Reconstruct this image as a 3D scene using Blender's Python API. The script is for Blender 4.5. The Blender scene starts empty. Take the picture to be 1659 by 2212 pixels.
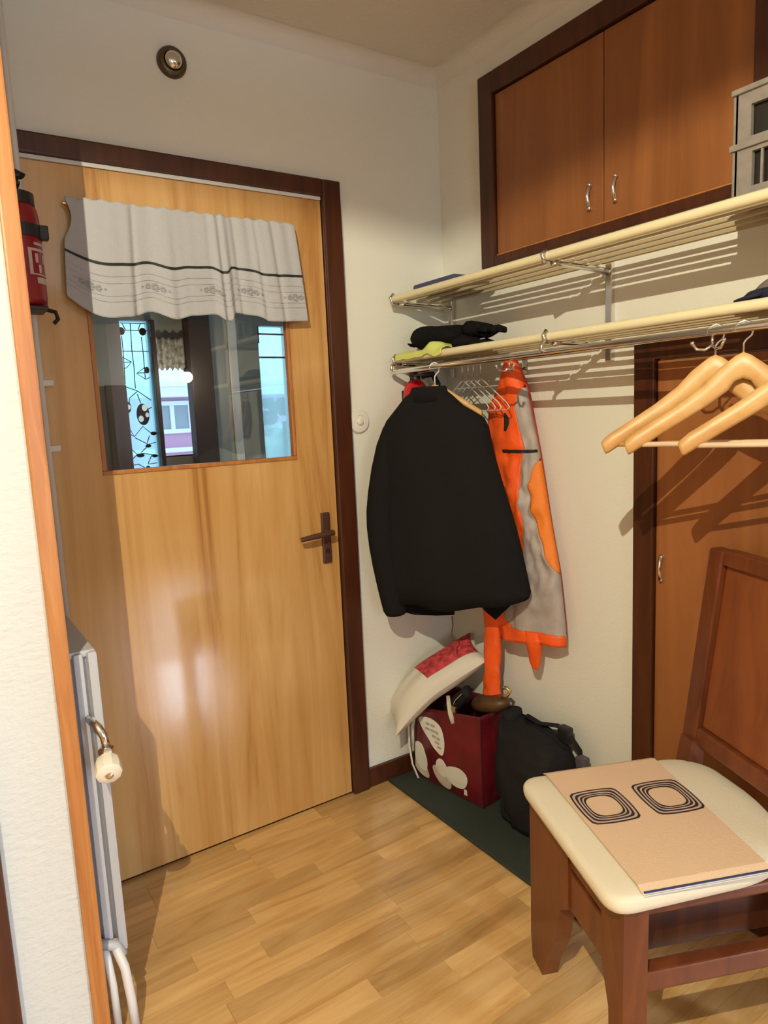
import bpy, bmesh, math, random
from mathutils import Vector, Matrix, noise
random.seed(7)
PI = math.pi
S = bpy.context.scene
COL = S.collection

# ------------------------------------------------------------------ camera
cam_d = bpy.data.cameras.new('camera'); cam = bpy.data.objects.new('camera', cam_d); COL.objects.link(cam)
YAW, PITCH, ROLL, FPX = 0.58072, -0.14280, -0.04484, 1505.46
def cam_matrix():
    cy, sy, cp, sp = math.cos(YAW), math.sin(YAW), math.cos(PITCH), math.sin(PITCH)
    f = Vector((sy*cp, cy*cp, sp)); r = Vector((cy, -sy, 0)); u = r.cross(f)
    cr, sr = math.cos(ROLL), math.sin(ROLL)
    r2 = cr*r + sr*u; u2 = -sr*r + cr*u
    m = Matrix((r2, u2, -f)).transposed().to_4x4()
    m.translation = Vector((-1.61826, -2.01542, 1.33093))
    return m
cam.matrix_world = cam_matrix()
cam_d.sensor_fit = 'HORIZONTAL'; cam_d.sensor_width = 36.0; cam_d.lens = 36.0*FPX/1659.0
cam_d.clip_start = 0.02
S.camera = cam

# ------------------------------------------------------------------ world, daylight, exposure
S.view_settings.view_transform = 'Standard'
try: S.view_settings.look = 'None'
except Exception: pass
S.view_settings.exposure = 0.0; S.view_settings.gamma = 1.0; S.view_settings.use_curve_mapping = False
w = bpy.data.worlds.new('world'); S.world = w; w.use_nodes = True
bg = w.node_tree.nodes['Background']; bg.inputs[0].default_value = (0.62, 0.82, 1.0, 1); bg.inputs[1].default_value = 3.0
ld = bpy.data.lights.new('daylight_at_window', 'AREA'); ld.shape = 'RECTANGLE'; ld.size = 0.5; ld.size_y = 1.8
ld.energy = 190.0; ld.color = (0.66, 0.82, 1.0)
lo = bpy.data.objects.new('daylight_at_window', ld); COL.objects.link(lo)
lo.location = (0.30, -4.70, 1.31); lo.rotation_euler = (PI/2, 0, 0)      # faces into the room (+y)
l2 = bpy.data.lights.new('daylight_at_rear_window', 'AREA'); l2.shape = 'RECTANGLE'; l2.size = 1.0; l2.size_y = 1.3
l2.energy = 18.0; l2.color = (0.66, 0.82, 1.0)
lo2 = bpy.data.objects.new('daylight_at_rear_window', l2); COL.objects.link(lo2)
lo2.location = (-1.70, -4.70, 1.55); lo2.rotation_euler = (PI/2, 0, 0)
BULB = (-2.10, -2.15, 2.37); BULB_L = 138000.0

# ------------------------------------------------------------------ helpers
def lin(c):
    return tuple(((v/255)/12.92 if v/255 <= .04045 else ((v/255+.055)/1.055)**2.4) for v in c)
def newmat(name):
    m = bpy.data.materials.new(name); m.use_nodes = True
    nt = m.node_tree; b = nt.nodes['Principled BSDF']; return m, nt, b
def N(nt, t, **kw):
    n = nt.nodes.new(t)
    for k, v in kw.items(): setattr(n, k, v)
    return n
def plain(name, col, rough=.6, metal=0., bump=0., bscale=200., spec=None, var=0., vscale=6.):
    m, nt, b = newmat(name)
    b.inputs['Base Color'].default_value = (*col, 1); b.inputs['Roughness'].default_value = rough; b.inputs['Metallic'].default_value = metal
    if spec is not None: b.inputs['Specular IOR Level'].default_value = spec
    tc = N(nt, 'ShaderNodeTexCoord')
    if var > 0:
        n = N(nt, 'ShaderNodeTexNoise'); n.inputs['Scale'].default_value = vscale; n.inputs['Detail'].default_value = 4
        nt.links.new(tc.outputs['Object'], n.inputs['Vector'])
        r = N(nt, 'ShaderNodeValToRGB'); e = r.color_ramp.elements
        e[0].position = .3; e[1].position = .7
        e[0].color = (*[c*(1-var) for c in col], 1); e[1].color = (*[min(1, c*(1+var)) for c in col], 1)
        nt.links.new(n.outputs['Fac'], r.inputs['Fac']); nt.links.new(r.outputs['Color'], b.inputs['Base Color'])
    if bump > 0:
        n = N(nt, 'ShaderNodeTexNoise'); n.inputs['Scale'].default_value = bscale; n.inputs['Detail'].default_value = 3
        nt.links.new(tc.outputs['Object'], n.inputs['Vector'])
        bp = N(nt, 'ShaderNodeBump'); bp.inputs['Strength'].default_value = bump; bp.inputs['Distance'].default_value = .004
        nt.links.new(n.outputs['Fac'], bp.inputs['Height']); nt.links.new(bp.outputs['Normal'], b.inputs['Normal'])
    return m
def wood(name, c1, c2, scale=(14, 14, .7), rough=.3, c3=None, distort=1.2, spec=.5, coat=0., bump=.05, rnd=False):
    """streaky veneer: a noise stretched along one axis, in the object's own coordinates"""
    m, nt, b = newmat(name)
    tc = N(nt, 'ShaderNodeTexCoord'); mp = N(nt, 'ShaderNodeMapping'); mp.inputs['Scale'].default_value = scale
    nt.links.new(tc.outputs['Object'], mp.inputs['Vector'])
    if rnd:
        oi = N(nt, 'ShaderNodeObjectInfo'); mu = N(nt, 'ShaderNodeVectorMath', operation='SCALE')
        mu.inputs[0].default_value = (31, 17, 9); nt.links.new(oi.outputs['Random'], mu.inputs['Scale'])
        ad = N(nt, 'ShaderNodeVectorMath', operation='ADD'); nt.links.new(mp.outputs[0], ad.inputs[0]); nt.links.new(mu.outputs[0], ad.inputs[1])
        vec = ad.outputs[0]
    else: vec = mp.outputs[0]
    n = N(nt, 'ShaderNodeTexNoise'); n.inputs['Scale'].default_value = 1.; n.inputs['Detail'].default_value = 6; n.inputs['Roughness'].default_value = .62
    n.inputs['Distortion'].default_value = distort
    nt.links.new(vec, n.inputs['Vector'])
    r = N(nt, 'ShaderNodeValToRGB'); e = r.color_ramp.elements
    e[0].position = .32; e[1].position = .68; e[0].color = (*c1, 1); e[1].color = (*c2, 1)
    if c3: k = r.color_ramp.elements.new(.45); k.color = (*c3, 1)
    nt.links.new(n.outputs['Fac'], r.inputs['Fac'])
    col = r.outputs['Color']
    if rnd:
        hs = N(nt, 'ShaderNodeHueSaturation'); mr = N(nt, 'ShaderNodeMapRange'); mr.inputs[3].default_value = .78; mr.inputs[4].default_value = 1.14
        nt.links.new(oi.outputs['Random'], mr.inputs[0]); nt.links.new(mr.outputs[0], hs.inputs['Value']); nt.links.new(col, hs.inputs['Color']); col = hs.outputs['Color']
    nt.links.new(col, b.inputs['Base Color'])
    b.inputs['Roughness'].default_value = rough; b.inputs['Specular IOR Level'].default_value = spec
    if coat: b.inputs['Coat Weight'].default_value = coat; b.inputs['Coat Roughness'].default_value = .09
    if bump:
        bp = N(nt, 'ShaderNodeBump'); bp.inputs['Strength'].default_value = bump; bp.inputs['Distance'].default_value = .003
        nt.links.new(n.outputs['Fac'], bp.inputs['Height']); nt.links.new(bp.outputs['Normal'], b.inputs['Normal'])
    return m
def emis(name, col, st):
    m, nt, b = newmat(name); b.inputs['Base Color'].default_value = (*col, 1)
    b.inputs['Emission Color'].default_value = (*col, 1); b.inputs['Emission Strength'].default_value = st; return m
def glassy(name, tint, fac=.06, rough=0.0, trans=0.):
    """thin pane: see-through with a little gloss (and, if wanted, a frosted share)"""
    m = bpy.data.materials.new(name); m.use_nodes = True; nt = m.node_tree; nt.nodes.clear()
    o = N(nt, 'ShaderNodeOutputMaterial'); t = N(nt, 'ShaderNodeBsdfTransparent'); t.inputs[0].default_value = (*tint, 1)
    g = N(nt, 'ShaderNodeBsdfGlossy'); g.inputs['Roughness'].default_value = rough
    mx = N(nt, 'ShaderNodeMixShader'); mx.inputs[0].default_value = fac
    base = t.outputs[0]
    if trans:
        tl = N(nt, 'ShaderNodeBsdfTranslucent'); tl.inputs[0].default_value = (*tint, 1)
        m2 = N(nt, 'ShaderNodeMixShader'); m2.inputs[0].default_value = trans
        nt.links.new(base, m2.inputs[1]); nt.links.new(tl.outputs[0], m2.inputs[2]); base = m2.outputs[0]
    nt.links.new(base, mx.inputs[1]); nt.links.new(g.outputs[0], mx.inputs[2]); nt.links.new(mx.outputs[0], o.inputs[0])
    return m

class MB:
    """collects shapes; build() links them as one mesh object (vertices given in world or in parent space)"""
    def __init__(s): s.v = []; s.f = []
    def add(s, v, f):
        o = len(s.v); s.v += [tuple(p) for p in v]; s.f += [tuple(i+o for i in q) for q in f]; return s
    def box(s, a, b, bev=0., M=None):
        bm = bmesh.new(); bmesh.ops.create_cube(bm, size=1.)
        c = [(a[i]+b[i])/2 for i in range(3)]; d = [abs(b[i]-a[i]) for i in range(3)]
        for v in bm.verts: v.co = Vector([v.co[i]*d[i]+c[i] for i in range(3)])
        if bev > 0: bmesh.ops.bevel(bm, geom=bm.edges[:], offset=min(bev, min(d)*.45), segments=2, profile=.6, affect='EDGES')
        bm.verts.index_update()
        vs = [M @ v.co if M else v.co.copy() for v in bm.verts]; fs = [[v.index for v in f.verts] for f in bm.faces]
        bm.free(); return s.add(vs, fs)
    def rings(s, R, closed=True, cap=True, loop=False):
        n = len(R[0]); v = [p for r in R for p in r]; f = []
        m = len(R)
        for i in range(m if loop else m-1):
            for j in range(n if closed else n-1):
                a = i*n+j; b = i*n+(j+1) % n; i2 = (i+1) % m
                f.append((a, b, i2*n+(j+1) % n, i2*n+j))
        if cap and closed and not loop:
            f.append(tuple(range(n-1, -1, -1))); f.append(tuple((m-1)*n+k for k in range(n)))
        return s.add(v, f)
    def tube(s, pts, r, seg=10, loop=False, cap=True, flat=1.):
        P = [Vector(p) for p in pts]; n = len(P); rr = r if isinstance(r, (list, tuple)) else [r]*n
        R = []; up = None
        for i in range(n):
            if loop: t = (P[(i+1) % n]-P[i-1])
            else: t = P[min(i+1, n-1)]-P[max(i-1, 0)]
            t.normalize()
            if up is None:
                up = Vector((0, 0, 1)) if abs(t.z) < .9 else Vector((1, 0, 0))
            a = t.cross(up)
            if a.length < 1e-6: a = t.orthogonal()
            a.normalize(); b = a.cross(t).normalized(); up = b
            R.append([P[i]+rr[i]*(math.cos(2*PI*k/seg)*a+flat*math.sin(2*PI*k/seg)*b) for k in range(seg)])
        return s.rings(R, cap=cap, loop=loop)
    def lathe(s, prof, M=None, seg=28):
        R = [[Vector((r*math.cos(2*PI*k/seg), r*math.sin(2*PI*k/seg), z)) for k in range(seg)] for r, z in prof]
        if M: R = [[M @ p for p in r] for r in R]
        return s.rings(R)
    def prism(s, poly, h0, h1, fn):
        """outline poly (2-D) extruded between h0 and h1; fn(a,b,h) -> point"""
        n = len(poly)
        v = [fn(a, b, h0) for a, b in poly]+[fn(a, b, h1) for a, b in poly]
        f = [tuple(range(n-1, -1, -1)), tuple(range(n, 2*n))]+[(i, (i+1) % n, n+(i+1) % n, n+i) for i in range(n)]
        return s.add(v, f)
    def ball(s, c, r, seg=14):
        rx, ry, rz = r if isinstance(r, (tuple, list)) else (r, r, r)
        R = []
        for i in range(1, seg//2):
            t = PI*i/(seg//2)
            R.append([Vector((c[0]+rx*math.sin(t)*math.cos(2*PI*k/seg), c[1]+ry*math.sin(t)*math.sin(2*PI*k/seg), c[2]-rz*math.cos(t))) for k in range(seg)])
        return s.rings(R)
    def build(s, name, m, parent=None, smooth=False, loc=None, world=True, kind=None, rot=None, auto=None):
        """world=True: vertices are world points; the object's origin becomes loc (or its parent's origin)"""
        me = bpy.data.meshes.new(name)
        off = Vector((0, 0, 0))
        if world:
            if parent is not None: off = world_loc(parent)
            elif loc is not None: off = Vector(loc)
            else:
                xs = [p[0] for p in s.v]; ys = [p[1] for p in s.v]; zs = [p[2] for p in s.v]
                off = Vector(((min(xs)+max(xs))/2, (min(ys)+max(ys))/2, min(zs)))
        me.from_pydata([tuple(Vector(p)-off) for p in s.v], [], s.f); me.validate(); 
        bm = bmesh.new(); bm.from_mesh(me); bmesh.ops.recalc_face_normals(bm, faces=bm.faces[:]); bm.to_mesh(me); bm.free()
        if isinstance(m, (list, tuple)):
            for q in m: me.materials.append(q)
        else: me.materials.append(m)
        if smooth:
            for p in me.polygons: p.use_smooth = True
            if auto:
                bm = bmesh.new(); bm.from_mesh(me)
                for e in bm.edges:
                    if len(e.link_faces) == 2 and e.calc_face_angle(0) > auto: e.smooth = False
                bm.to_mesh(me); bm.free()
        o = bpy.data.objects.new(name, me); COL.objects.link(o)
        if parent is not None:
            o.parent = parent; o['_w'] = tuple(off)
        elif world: o.location = off; o['_w'] = tuple(off)
        elif loc is not None: o.location = loc
        if rot is not None: o.rotation_euler = rot
        if kind: o['kind'] = kind
        return o
def world_loc(o):
    if '_w' in o: return Vector(o['_w'])
    return Vector(o.location)
def tag(o, label, cat, group=None):
    o['label'] = label; o['category'] = cat
    if group: o['group'] = group
    return o
def thing(name, label, cat, loc, rotz=0., group=None, rot=None):
    o = bpy.data.objects.new(name, None); COL.objects.link(o); o.empty_display_size = .05
    o.location = loc; o.rotation_euler = rot if rot else (0, 0, rotz); o['_w'] = tuple(loc)
    return tag(o, label, cat, group)
def sub(o, lv=1):
    md = o.modifiers.new('subdivision', 'SUBSURF'); md.levels = lv; md.render_levels = lv; return o
def solid(o, t, off=0.):
    md = o.modifiers.new('solidify', 'SOLIDIFY'); md.thickness = t; md.offset = off; return o
def copy_tree(o, parent=None):
    c = o.copy(); COL.objects.link(c)
    if parent is not None: c.parent = parent
    for ch in list(o.children): copy_tree(ch, c)
    return c
def grid(nu, nv, fn):
    v = [fn(i/(nu-1), j/(nv-1)) for j in range(nv) for i in range(nu)]
    f = [(j*nu+i, j*nu+i+1, (j+1)*nu+i+1, (j+1)*nu+i) for j in range(nv-1) for i in range(nu-1)]
    return v, f
def lerp_rows(rows, z):
    """rows: list of tuples sorted by falling z; returns the interpolated tuple at height z"""
    if z >= rows[0][0]: return rows[0]
    for a, b in zip(rows, rows[1:]):
        if z >= b[0]:
            t = (a[0]-z)/(a[0]-b[0]); return tuple(p+(q-p)*t for p, q in zip(a, b))
    return rows[-1]
def nz(p, s=1.): return noise.noise(Vector(p)*s)

def wall_with_holes(b, x0, x1, z0, z1, ya, yb, holes):
    X = sorted(set([x0, x1]+[h[0] for h in holes]+[h[1] for h in holes])); Z = sorted(set([z0, z1]+[h[2] for h in holes]+[h[3] for h in holes]))
    for i in range(len(X)-1):
        for j in range(len(Z)-1):
            cx, cz = (X[i]+X[i+1])/2, (Z[j]+Z[j+1])/2
            if not any(h[0] < cx < h[1] and h[2] < cz < h[3] for h in holes): b.box((X[i], ya, Z[j]), (X[i+1], yb, Z[j+1]))

# ------------------------------------------------------------------ materials
def wall_mat(name, col, sc=(60, 150, 150), st=.35):
    m, nt, b = newmat(name); b.inputs['Base Color'].default_value = (*col, 1); b.inputs['Roughness'].default_value = .85; b.inputs['Specular IOR Level'].default_value = .2
    g = N(nt, 'ShaderNodeNewGeometry'); mp = N(nt, 'ShaderNodeMapping'); mp.inputs['Rotation'].default_value = (.5, .6, .4); mp.inputs['Scale'].default_value = sc
    nt.links.new(g.outputs['Position'], mp.inputs[0])
    n = N(nt, 'ShaderNodeTexNoise'); n.inputs['Scale'].default_value = 1.; n.inputs['Detail'].default_value = 4
    nt.links.new(mp.outputs[0], n.inputs['Vector'])
    bp = N(nt, 'ShaderNodeBump'); bp.inputs['Strength'].default_value = st; bp.inputs['Distance'].default_value = .004
    nt.links.new(n.outputs['Fac'], bp.inputs['Height']); nt.links.new(bp.outputs['Normal'], b.inputs['Normal'])
    return m
M = {}
M['wall'] = wall_mat('painted_textured_wallpaper', (.78, .765, .675))
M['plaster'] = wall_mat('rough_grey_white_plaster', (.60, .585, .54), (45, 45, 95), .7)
M['ceil'] = wall_mat('ceiling_paint', (.74, .70, .62))
M['backroom'] = plain('brown_panelled_wall_paint', (.34, .25, .16), .6)
M['greywall'] = plain('grey_vestibule_paint', (.36, .36, .33), .8)
M['door'] = wood('varnished_door_veneer', lin((168, 114, 58)), lin((214, 170, 110)), (9, 9, .55), .24, c3=lin((198, 150, 88)), coat=1., bump=.02)
M['cab'] = wood('brown_cabinet_veneer', lin((130, 78, 40)), lin((160, 102, 57)), (7, 7, .6), .33, bump=.02)
M['dark'] = wood('dark_brown_frame_paint', lin((58, 26, 12)), lin((84, 42, 20)), (20, 20, 2), .35, bump=.02)
M['post'] = plain('dark_brown_post_paint', (.030, .022, .017), .6)
M['trimwood'] = wood('orange_brown_corner_strip', lin((160, 96, 44)), lin((196, 132, 70)), (30, 30, 2), .4)
M['chair'] = wood('red_brown_chair_wood', lin((84, 40, 20)), lin((118, 62, 32)), (14, 14, 3), .32, bump=.02)
M['chairpanel'] = wood('reddish_chair_panel', lin((112, 56, 26)), lin((142, 80, 42)), (8, 8, 2), .38, bump=.02)
M['floor'] = wood('laminate_strip', lin((190, 144, 86)), lin((220, 180, 120)), (2.2, 20, 8), .27, c3=lin((206, 162, 102)), coat=.6, rnd=True, bump=.02)
M['floorbase'] = plain('laminate_joint', lin((170, 126, 74)), .4)
M['hangerwood'] = wood('pale_hanger_wood', lin((196, 146, 84)), lin((226, 184, 122)), (6, 6, 6), .4, bump=.02)
M['whitewood'] = plain('pale_hanger_bar', lin((226, 200, 170)), .4)
M['chrome'] = plain('chrome', (.75, .73, .70), .16, 1.)
M['brass'] = plain('brass', (.80, .62, .30), .25, 1.)
M['bronze'] = plain('brown_anodised_metal', lin((104, 74, 62)), .35, .55)
M['cream'] = plain('cream_shelf_tube', lin((228, 218, 178)), .4)
M['slat'] = plain('shelf_slat', lin((176, 160, 124)), .45)
M['black_wool'] = plain('black_wool', (.011, .010, .010), .95, bump=.5, bscale=500, spec=.15)
M['black_knit'] = plain('black_fabric', (.010, .009, .009), .95, bump=.8, bscale=260, spec=.1)
M['black_nylon'] = plain('black_nylon', (.014, .013, .014), .8, bump=.7, bscale=40, spec=.2)
M['orange'] = plain('hi_vis_orange', lin((250, 92, 22)), .6, bump=.25, bscale=90, var=.12, vscale=14)
M['orange2'] = plain('quilted_orange_lining', lin((236, 128, 40)), .65, bump=.4, bscale=120)
M['grey'] = plain('reflective_grey', lin((168, 156, 150)), .55, bump=.25, bscale=60, var=.12, vscale=20)
M['redlining'] = plain('dark_red_lining', lin((190, 50, 20)), .7)
M['black'] = plain('black_plastic', (.015, .014, .016), .45)
M['red'] = plain('red_lacquer', lin((196, 24, 34)), .28)
M['shaded_red'] = plain('shaded_red_lacquer', lin((140, 20, 30)), .3)  # left extinguisher's red, darkened for the shade it hangs in
M['white'] = plain('white_plastic', (.78, .76, .70), .45)
M['offwhite'] = plain('off_white_enamel', (.70, .67, .64), .4)
M['radiator'] = plain('grey_white_radiator_enamel', (.49, .48, .49), .42)
M['curtain'] = plain('off_white_cotton', (.47, .465, .475), .9, bump=.5, bscale=420, spec=.1)
M['ribbon'] = plain('black_ribbon', (.012, .012, .012), .7)
M['motif'] = plain('faint_grey_embroidery', (.31, .30, .31), .9)
M['motif2'] = plain('faint_grey_woven_line', (.405, .40, .41), .9)
M['mat'] = plain('dark_green_rubber', (.026, .036, .026), .75, bump=.5, bscale=160)
M['burgundy'] = plain('burgundy_plastic_cloth', lin((98, 20, 30)), .34, bump=.5, bscale=22, var=.3, vscale=9)
M['print_white'] = plain('white_print', (.78, .76, .68), .5)
M['print_beige'] = plain('beige_print', (.60, .54, .42), .6)
M['print_grey'] = plain('grey_print', (.42, .40, .36), .6)
M['pillow'] = plain('off_white_pillow_cotton', (.72, .66, .55), .9, bump=.4, bscale=60)
M['pillow_red'] = plain('red_patterned_cotton', lin((188, 62, 66)), .85, var=.55, vscale=55)
M['leather'] = plain('brown_leather', lin((84, 58, 30)), .45, var=.2, vscale=20)
M['seat'] = plain('cream_seat_cover', lin((226, 216, 192)), .8, bump=.25, bscale=300)
M['runner'] = plain('peach_cotton', lin((222, 190, 158)), .85, bump=.3, bscale=320)
M['navy'] = plain('navy_stripe', lin((50, 58, 92)), .8)
M['ring'] = plain('dark_printed_ring', lin((46, 32, 34)), .8)
M['ringfill'] = plain('grey_mauve_print', lin((196, 170, 152)), .85)
M['blue'] = plain('slate_blue_cloth', lin((70, 74, 108)), .85, bump=.3, bscale=120)
M['yellow'] = plain('hi_vis_yellow', lin((214, 220, 120)), .7, bump=.3, bscale=40)
M['capgrey'] = plain('grey_tweed', lin((120, 112, 108)), .9, bump=.5, bscale=240)
M['capnavy'] = plain('navy_felt', (.012, .013, .03), .9)
M['lantern'] = plain('weathered_grey_wood', lin((134, 126, 118)), .8, var=.12, vscale=40)
M['pane_dark'] = plain('dark_lantern_glass', (.02, .018, .014), .15)
M['cyan'] = glassy('cathedral_glass', (.74, .97, 1.0), .05, .1, .35)
M['frost'] = glassy('frosted_glass', (.72, .88, .90), .03, .3, .30)
M['glass'] = glassy('clear_glass', (.90, .92, .92), .05, 0.)
M['lead'] = plain('black_came', (.01, .012, .02), .5)
M['spot'] = emis('glowing_white_spot', (.8, .95, 1.), .35)  # emission put into the white glass spots, which are no lamp
M['lace'] = plain('grey_lace', (.34, .33, .30), .95, var=.7, vscale=45)
M['brick'] = plain('pink_render', lin((206, 160, 190)), .9)
M['bluewhite'] = plain('white_painted_joinery', (.82, .86, .90), .6)
M['housepane'] = plain('grey_window_glass', (.30, .36, .42), .1)
M['snow'] = plain('snow', (.85, .88, .92), .9)
M['foliage'] = plain('dark_foliage', (.06, .10, .07), .9)
M['snowhedge'] = plain('snow_dusted_foliage', (.50, .62, .52), .9, var=.5, vscale=9)
M['globe'] = emis('lit_globe', (1., .86, .62), 90.)
M['shade'] = None

# ------------------------------------------------------------------ room shell
H = 2.46
floor = MB().box((-3.0, -4.75, -.06), (1.6, 1.36, -.004)).build('floor', M['floorbase'], kind='structure', loc=(0, 0, 0))
# laminate strips, 66 mm wide, running along the door wall; lengths vary, ends staggered
PW = .066; GAP = .0004
meshes = {}
def strip_mesh(L):
    if L not in meshes:
        b = MB().box((0, 0, -.004), (L-GAP, PW-GAP, 0), .0006)
        o = b.build('floor_strip', M['floor'], world=False); meshes[L] = o.data; bpy.data.objects.remove(o)
    return meshes[L]
row = 0; y = -.0
while y > -1.72:
    x = -1.58 - random.choice([0, .1, .2, .3]); y0 = y-PW
    while x < 0.0:
        L = random.choice([.30, .36, .42, .48])
        if x + L > -1.58:
            o = bpy.data.objects.new('floor_strip', strip_mesh(L)); COL.objects.link(o); o.parent = floor; o.location = (x, y0, 0)
        x += L
    y -= PW; row += 1
ceiling = MB().box((-3.0, -4.75, H), (1.6, 0.1, H+.08)).build('ceiling', M['ceil'], kind='structure')

# door wall (y = 0), with the door opening
DX0, DX1, DZ = -1.365, -.485, 2.0
wb = MB(); wb.box((-3.0, 0, -.06), (DX0-.03, .1, H)); wb.box((DX1+.03, 0, -.06), (.1, .1, H)); wb.box((DX0-.03, 0, DZ+.03), (DX1+.03, .1, H))
wb.build('wall_back', M['wall'], kind='structure')
MB().box((0, -2.6, -.06), (.1, 0.0, H)).build('wall_right', M['wall'], kind='structure')
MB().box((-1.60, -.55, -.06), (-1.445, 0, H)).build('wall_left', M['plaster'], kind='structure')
MB().box((-3.1, -4.75, -.06), (-3.0, .1, H)).build('wall_far_left', M['backroom'], kind='structure')
MB().box((.1, -2.6, -.06), (1.6, -2.5, H)).build('wall_side', M['backroom'], kind='structure')
MB().box((1.5, -4.75, -.06), (1.6, -2.6, H)).build('wall_far_right', M['backroom'], kind='structure')
wf = MB(); wall_with_holes(wf, -3.0, .05, -.06, H, -4.75, -4.65, [(-2.2, -1.2, .9, 2.2)]); wf.box((.55, -4.75, -.06), (1.6, -4.65, H)); wf.box((.05, -4.75, -.06), (.55, -4.65, .41)); wf.box((.05, -4.75, 2.21), (.55, -4.65, H))
wf.build('wall_front', M['backroom'], kind='structure')
w4 = MB()
for a, b in (((.05, -4.69, .41), (.09, -4.65, 2.21)), ((.51, -4.69, .41), (.55, -4.65, 2.21)), ((.09, -4.69, .41), (.51, -4.65, .45)), ((.09, -4.69, 2.17), (.51, -4.65, 2.21))): w4.box(a, b, .004)
w4.build('window_4', M['white'], kind='structure')
w5 = MB()
for a, b in (((-2.2, -4.69, .9), (-2.15, -4.65, 2.2)), ((-1.25, -4.69, .9), (-1.2, -4.65, 2.2)), ((-2.15, -4.69, .9), (-1.25, -4.65, .95)), ((-2.15, -4.69, 2.15), (-1.25, -4.65, 2.2))): w5.box(a, b, .004)
w5.build('window_5', M['white'], kind='structure')
# coving along the two visible walls
R0 = .045
def cove(p0, p1, inward, name):
    b = MB(); R = []
    for p in (p0, p1):
        ring = [Vector(p)+Vector((0, 0, H))]
        for k in range(7):
            t = PI/2*k/6
            d = R0*(1-math.sin(t)); e = R0*(1-math.cos(t))
            ring.append(Vector(p)+Vector(inward)*max(d, .0005)+Vector((0, 0, H-max(e, .0005))))
        R.append(ring)
    b.rings(R); return b.build(name, M['ceil'], kind='structure', smooth=True, auto=.6)
cove((-1.445, 0, 0), (0, 0, 0), (0, -1, 0), 'trim_1')
cove((0, 0, 0), (0, -2.6, 0), (-1, 0, 0), 'trim_2')
# corner strip on the near left wall end, and the dark casing left of it
MB().box((-1.452, -.562, 0), (-1.420, -.53, H), .004).build('trim_3', M['trimwood'], kind='structure')
MB().box((-1.66, -.575, 0), (-1.580, -.55, 2.06), .004).build('trim_4', M['dark'], kind='structure')
d2 = MB().box((-2.46, -.545, .008), (-1.665, -.505, 2.0), .003).build('door_2', M['door'], kind='structure')
MB().box((-2.46, -.56, 2.0), (-1.66, -.5, 2.06), .003).build('trim_9', M['dark'], kind='structure')
MB().box((-3.0, -.55, -.06), (-2.46, -.45, H)).build('wall_left_far', M['wall'], kind='structure')
MB().box((-2.46, -.55, 2.06), (-1.60, -.45, H)).build('wall_left_over', M['wall'], kind='structure')
# door casing
MB().box((DX1, -.022, 0), (-.420, .02, DZ+.055), .005).build('trim_5', M['dark'], kind='structure')
MB().box((-1.43, -.022, 0), (DX0, .02, DZ+.055), .005).build('trim_6', M['dark'], kind='structure')
MB().box((DX0, -.022, DZ+.004), (DX1, .02, DZ+.055), .005).build('trim_7', M['dark'], kind='structure')
MB().box((DX0, .02, 0), (DX1, .1, .006)).build('trim_8', M['dark'], kind='structure')
# jambs behind the casing
jb = MB(); jb.box((DX1, .02, 0), (DX1+.03, .1, DZ+.03)); jb.box((DX0-.03, .02, 0), (DX0, .1, DZ+.03)); jb.box((DX0, .02, DZ+.006), (DX1, .1, DZ+.03)); jb.build('trim_10', M['dark'], kind='structure')
MB().box((-.420, -.014, 0), (-.002, 0, .070), .003).build('baseboard_back', M['dark'], kind='structure')
MB().box((-.014, -.82, 0), (0, -.015, .070), .003).build('baseboard_right', M['dark'], kind='structure')

# ------------------------------------------------------------------ the door with its window
GX0, GX1, GZ0, GZ1 = -1.211, -.622, 1.192, 1.84
y0, y1 = -.006, .034
leaf = MB()
xs = [DX0+.002, GX0, GX1, DX1-.003]; zs = [.008, GZ0, GZ1, DZ-.008]
# frame made as one leaf with a hole: 8 quads front, 8 back, plus rims
def leaf_face(yv):
    o = len(leaf.v); leaf.v += [(x, yv, z) for z in zs for x in xs]
    for j in range(3):
        for i in range(3):
            if (i, j) != (1, 1): leaf.f.append((o+j*4+i, o+j*4+i+1, o+(j+1)*4+i+1, o+(j+1)*4+i))
    return o
a = leaf_face(y0); b = leaf_face(y1)
ring_o = [0, 1, 2, 3, 7, 11, 15, 14, 13, 12, 8, 4]; ring_i = [5, 6, 10, 9]
for rg in (ring_o, ring_i):
    for k in range(len(rg)): p, q = rg[k], rg[(k+1) % len(rg)]; leaf.f.append((a+p, a+q, b+q, b+p))
door = leaf.build('door_1', M['door'], kind='structure', loc=(DX1, 0, 0))
bead = MB()
bw = .012
for A, B in (((GX0, y0-.004, GZ0), (GX1, .012, GZ0+bw)), ((GX0, y0-.004, GZ1-bw), (GX1, .012, GZ1)), ((GX0, y0-.004, GZ0+bw), (GX0+bw, .012, GZ1-bw)), ((GX1-bw, y0-.004, GZ0+bw), (GX1, .012, GZ1-bw))):
    bead.box(A, B, .003)
bead.build('glazing_bead', M['trimwood'], door)
MB().box((GX0+.004, .012, GZ0+.004), (GX1-.004, .016, GZ1-.004)).build('pane', M['glass'], door)
MB().box((DX0+.004, -.012, DZ-.007), (DX1-.004, -.002, DZ+.003)).build('light_gap_strip', M['offwhite'], door)  # off-white strip stands in for the light gap above the leaf
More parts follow.
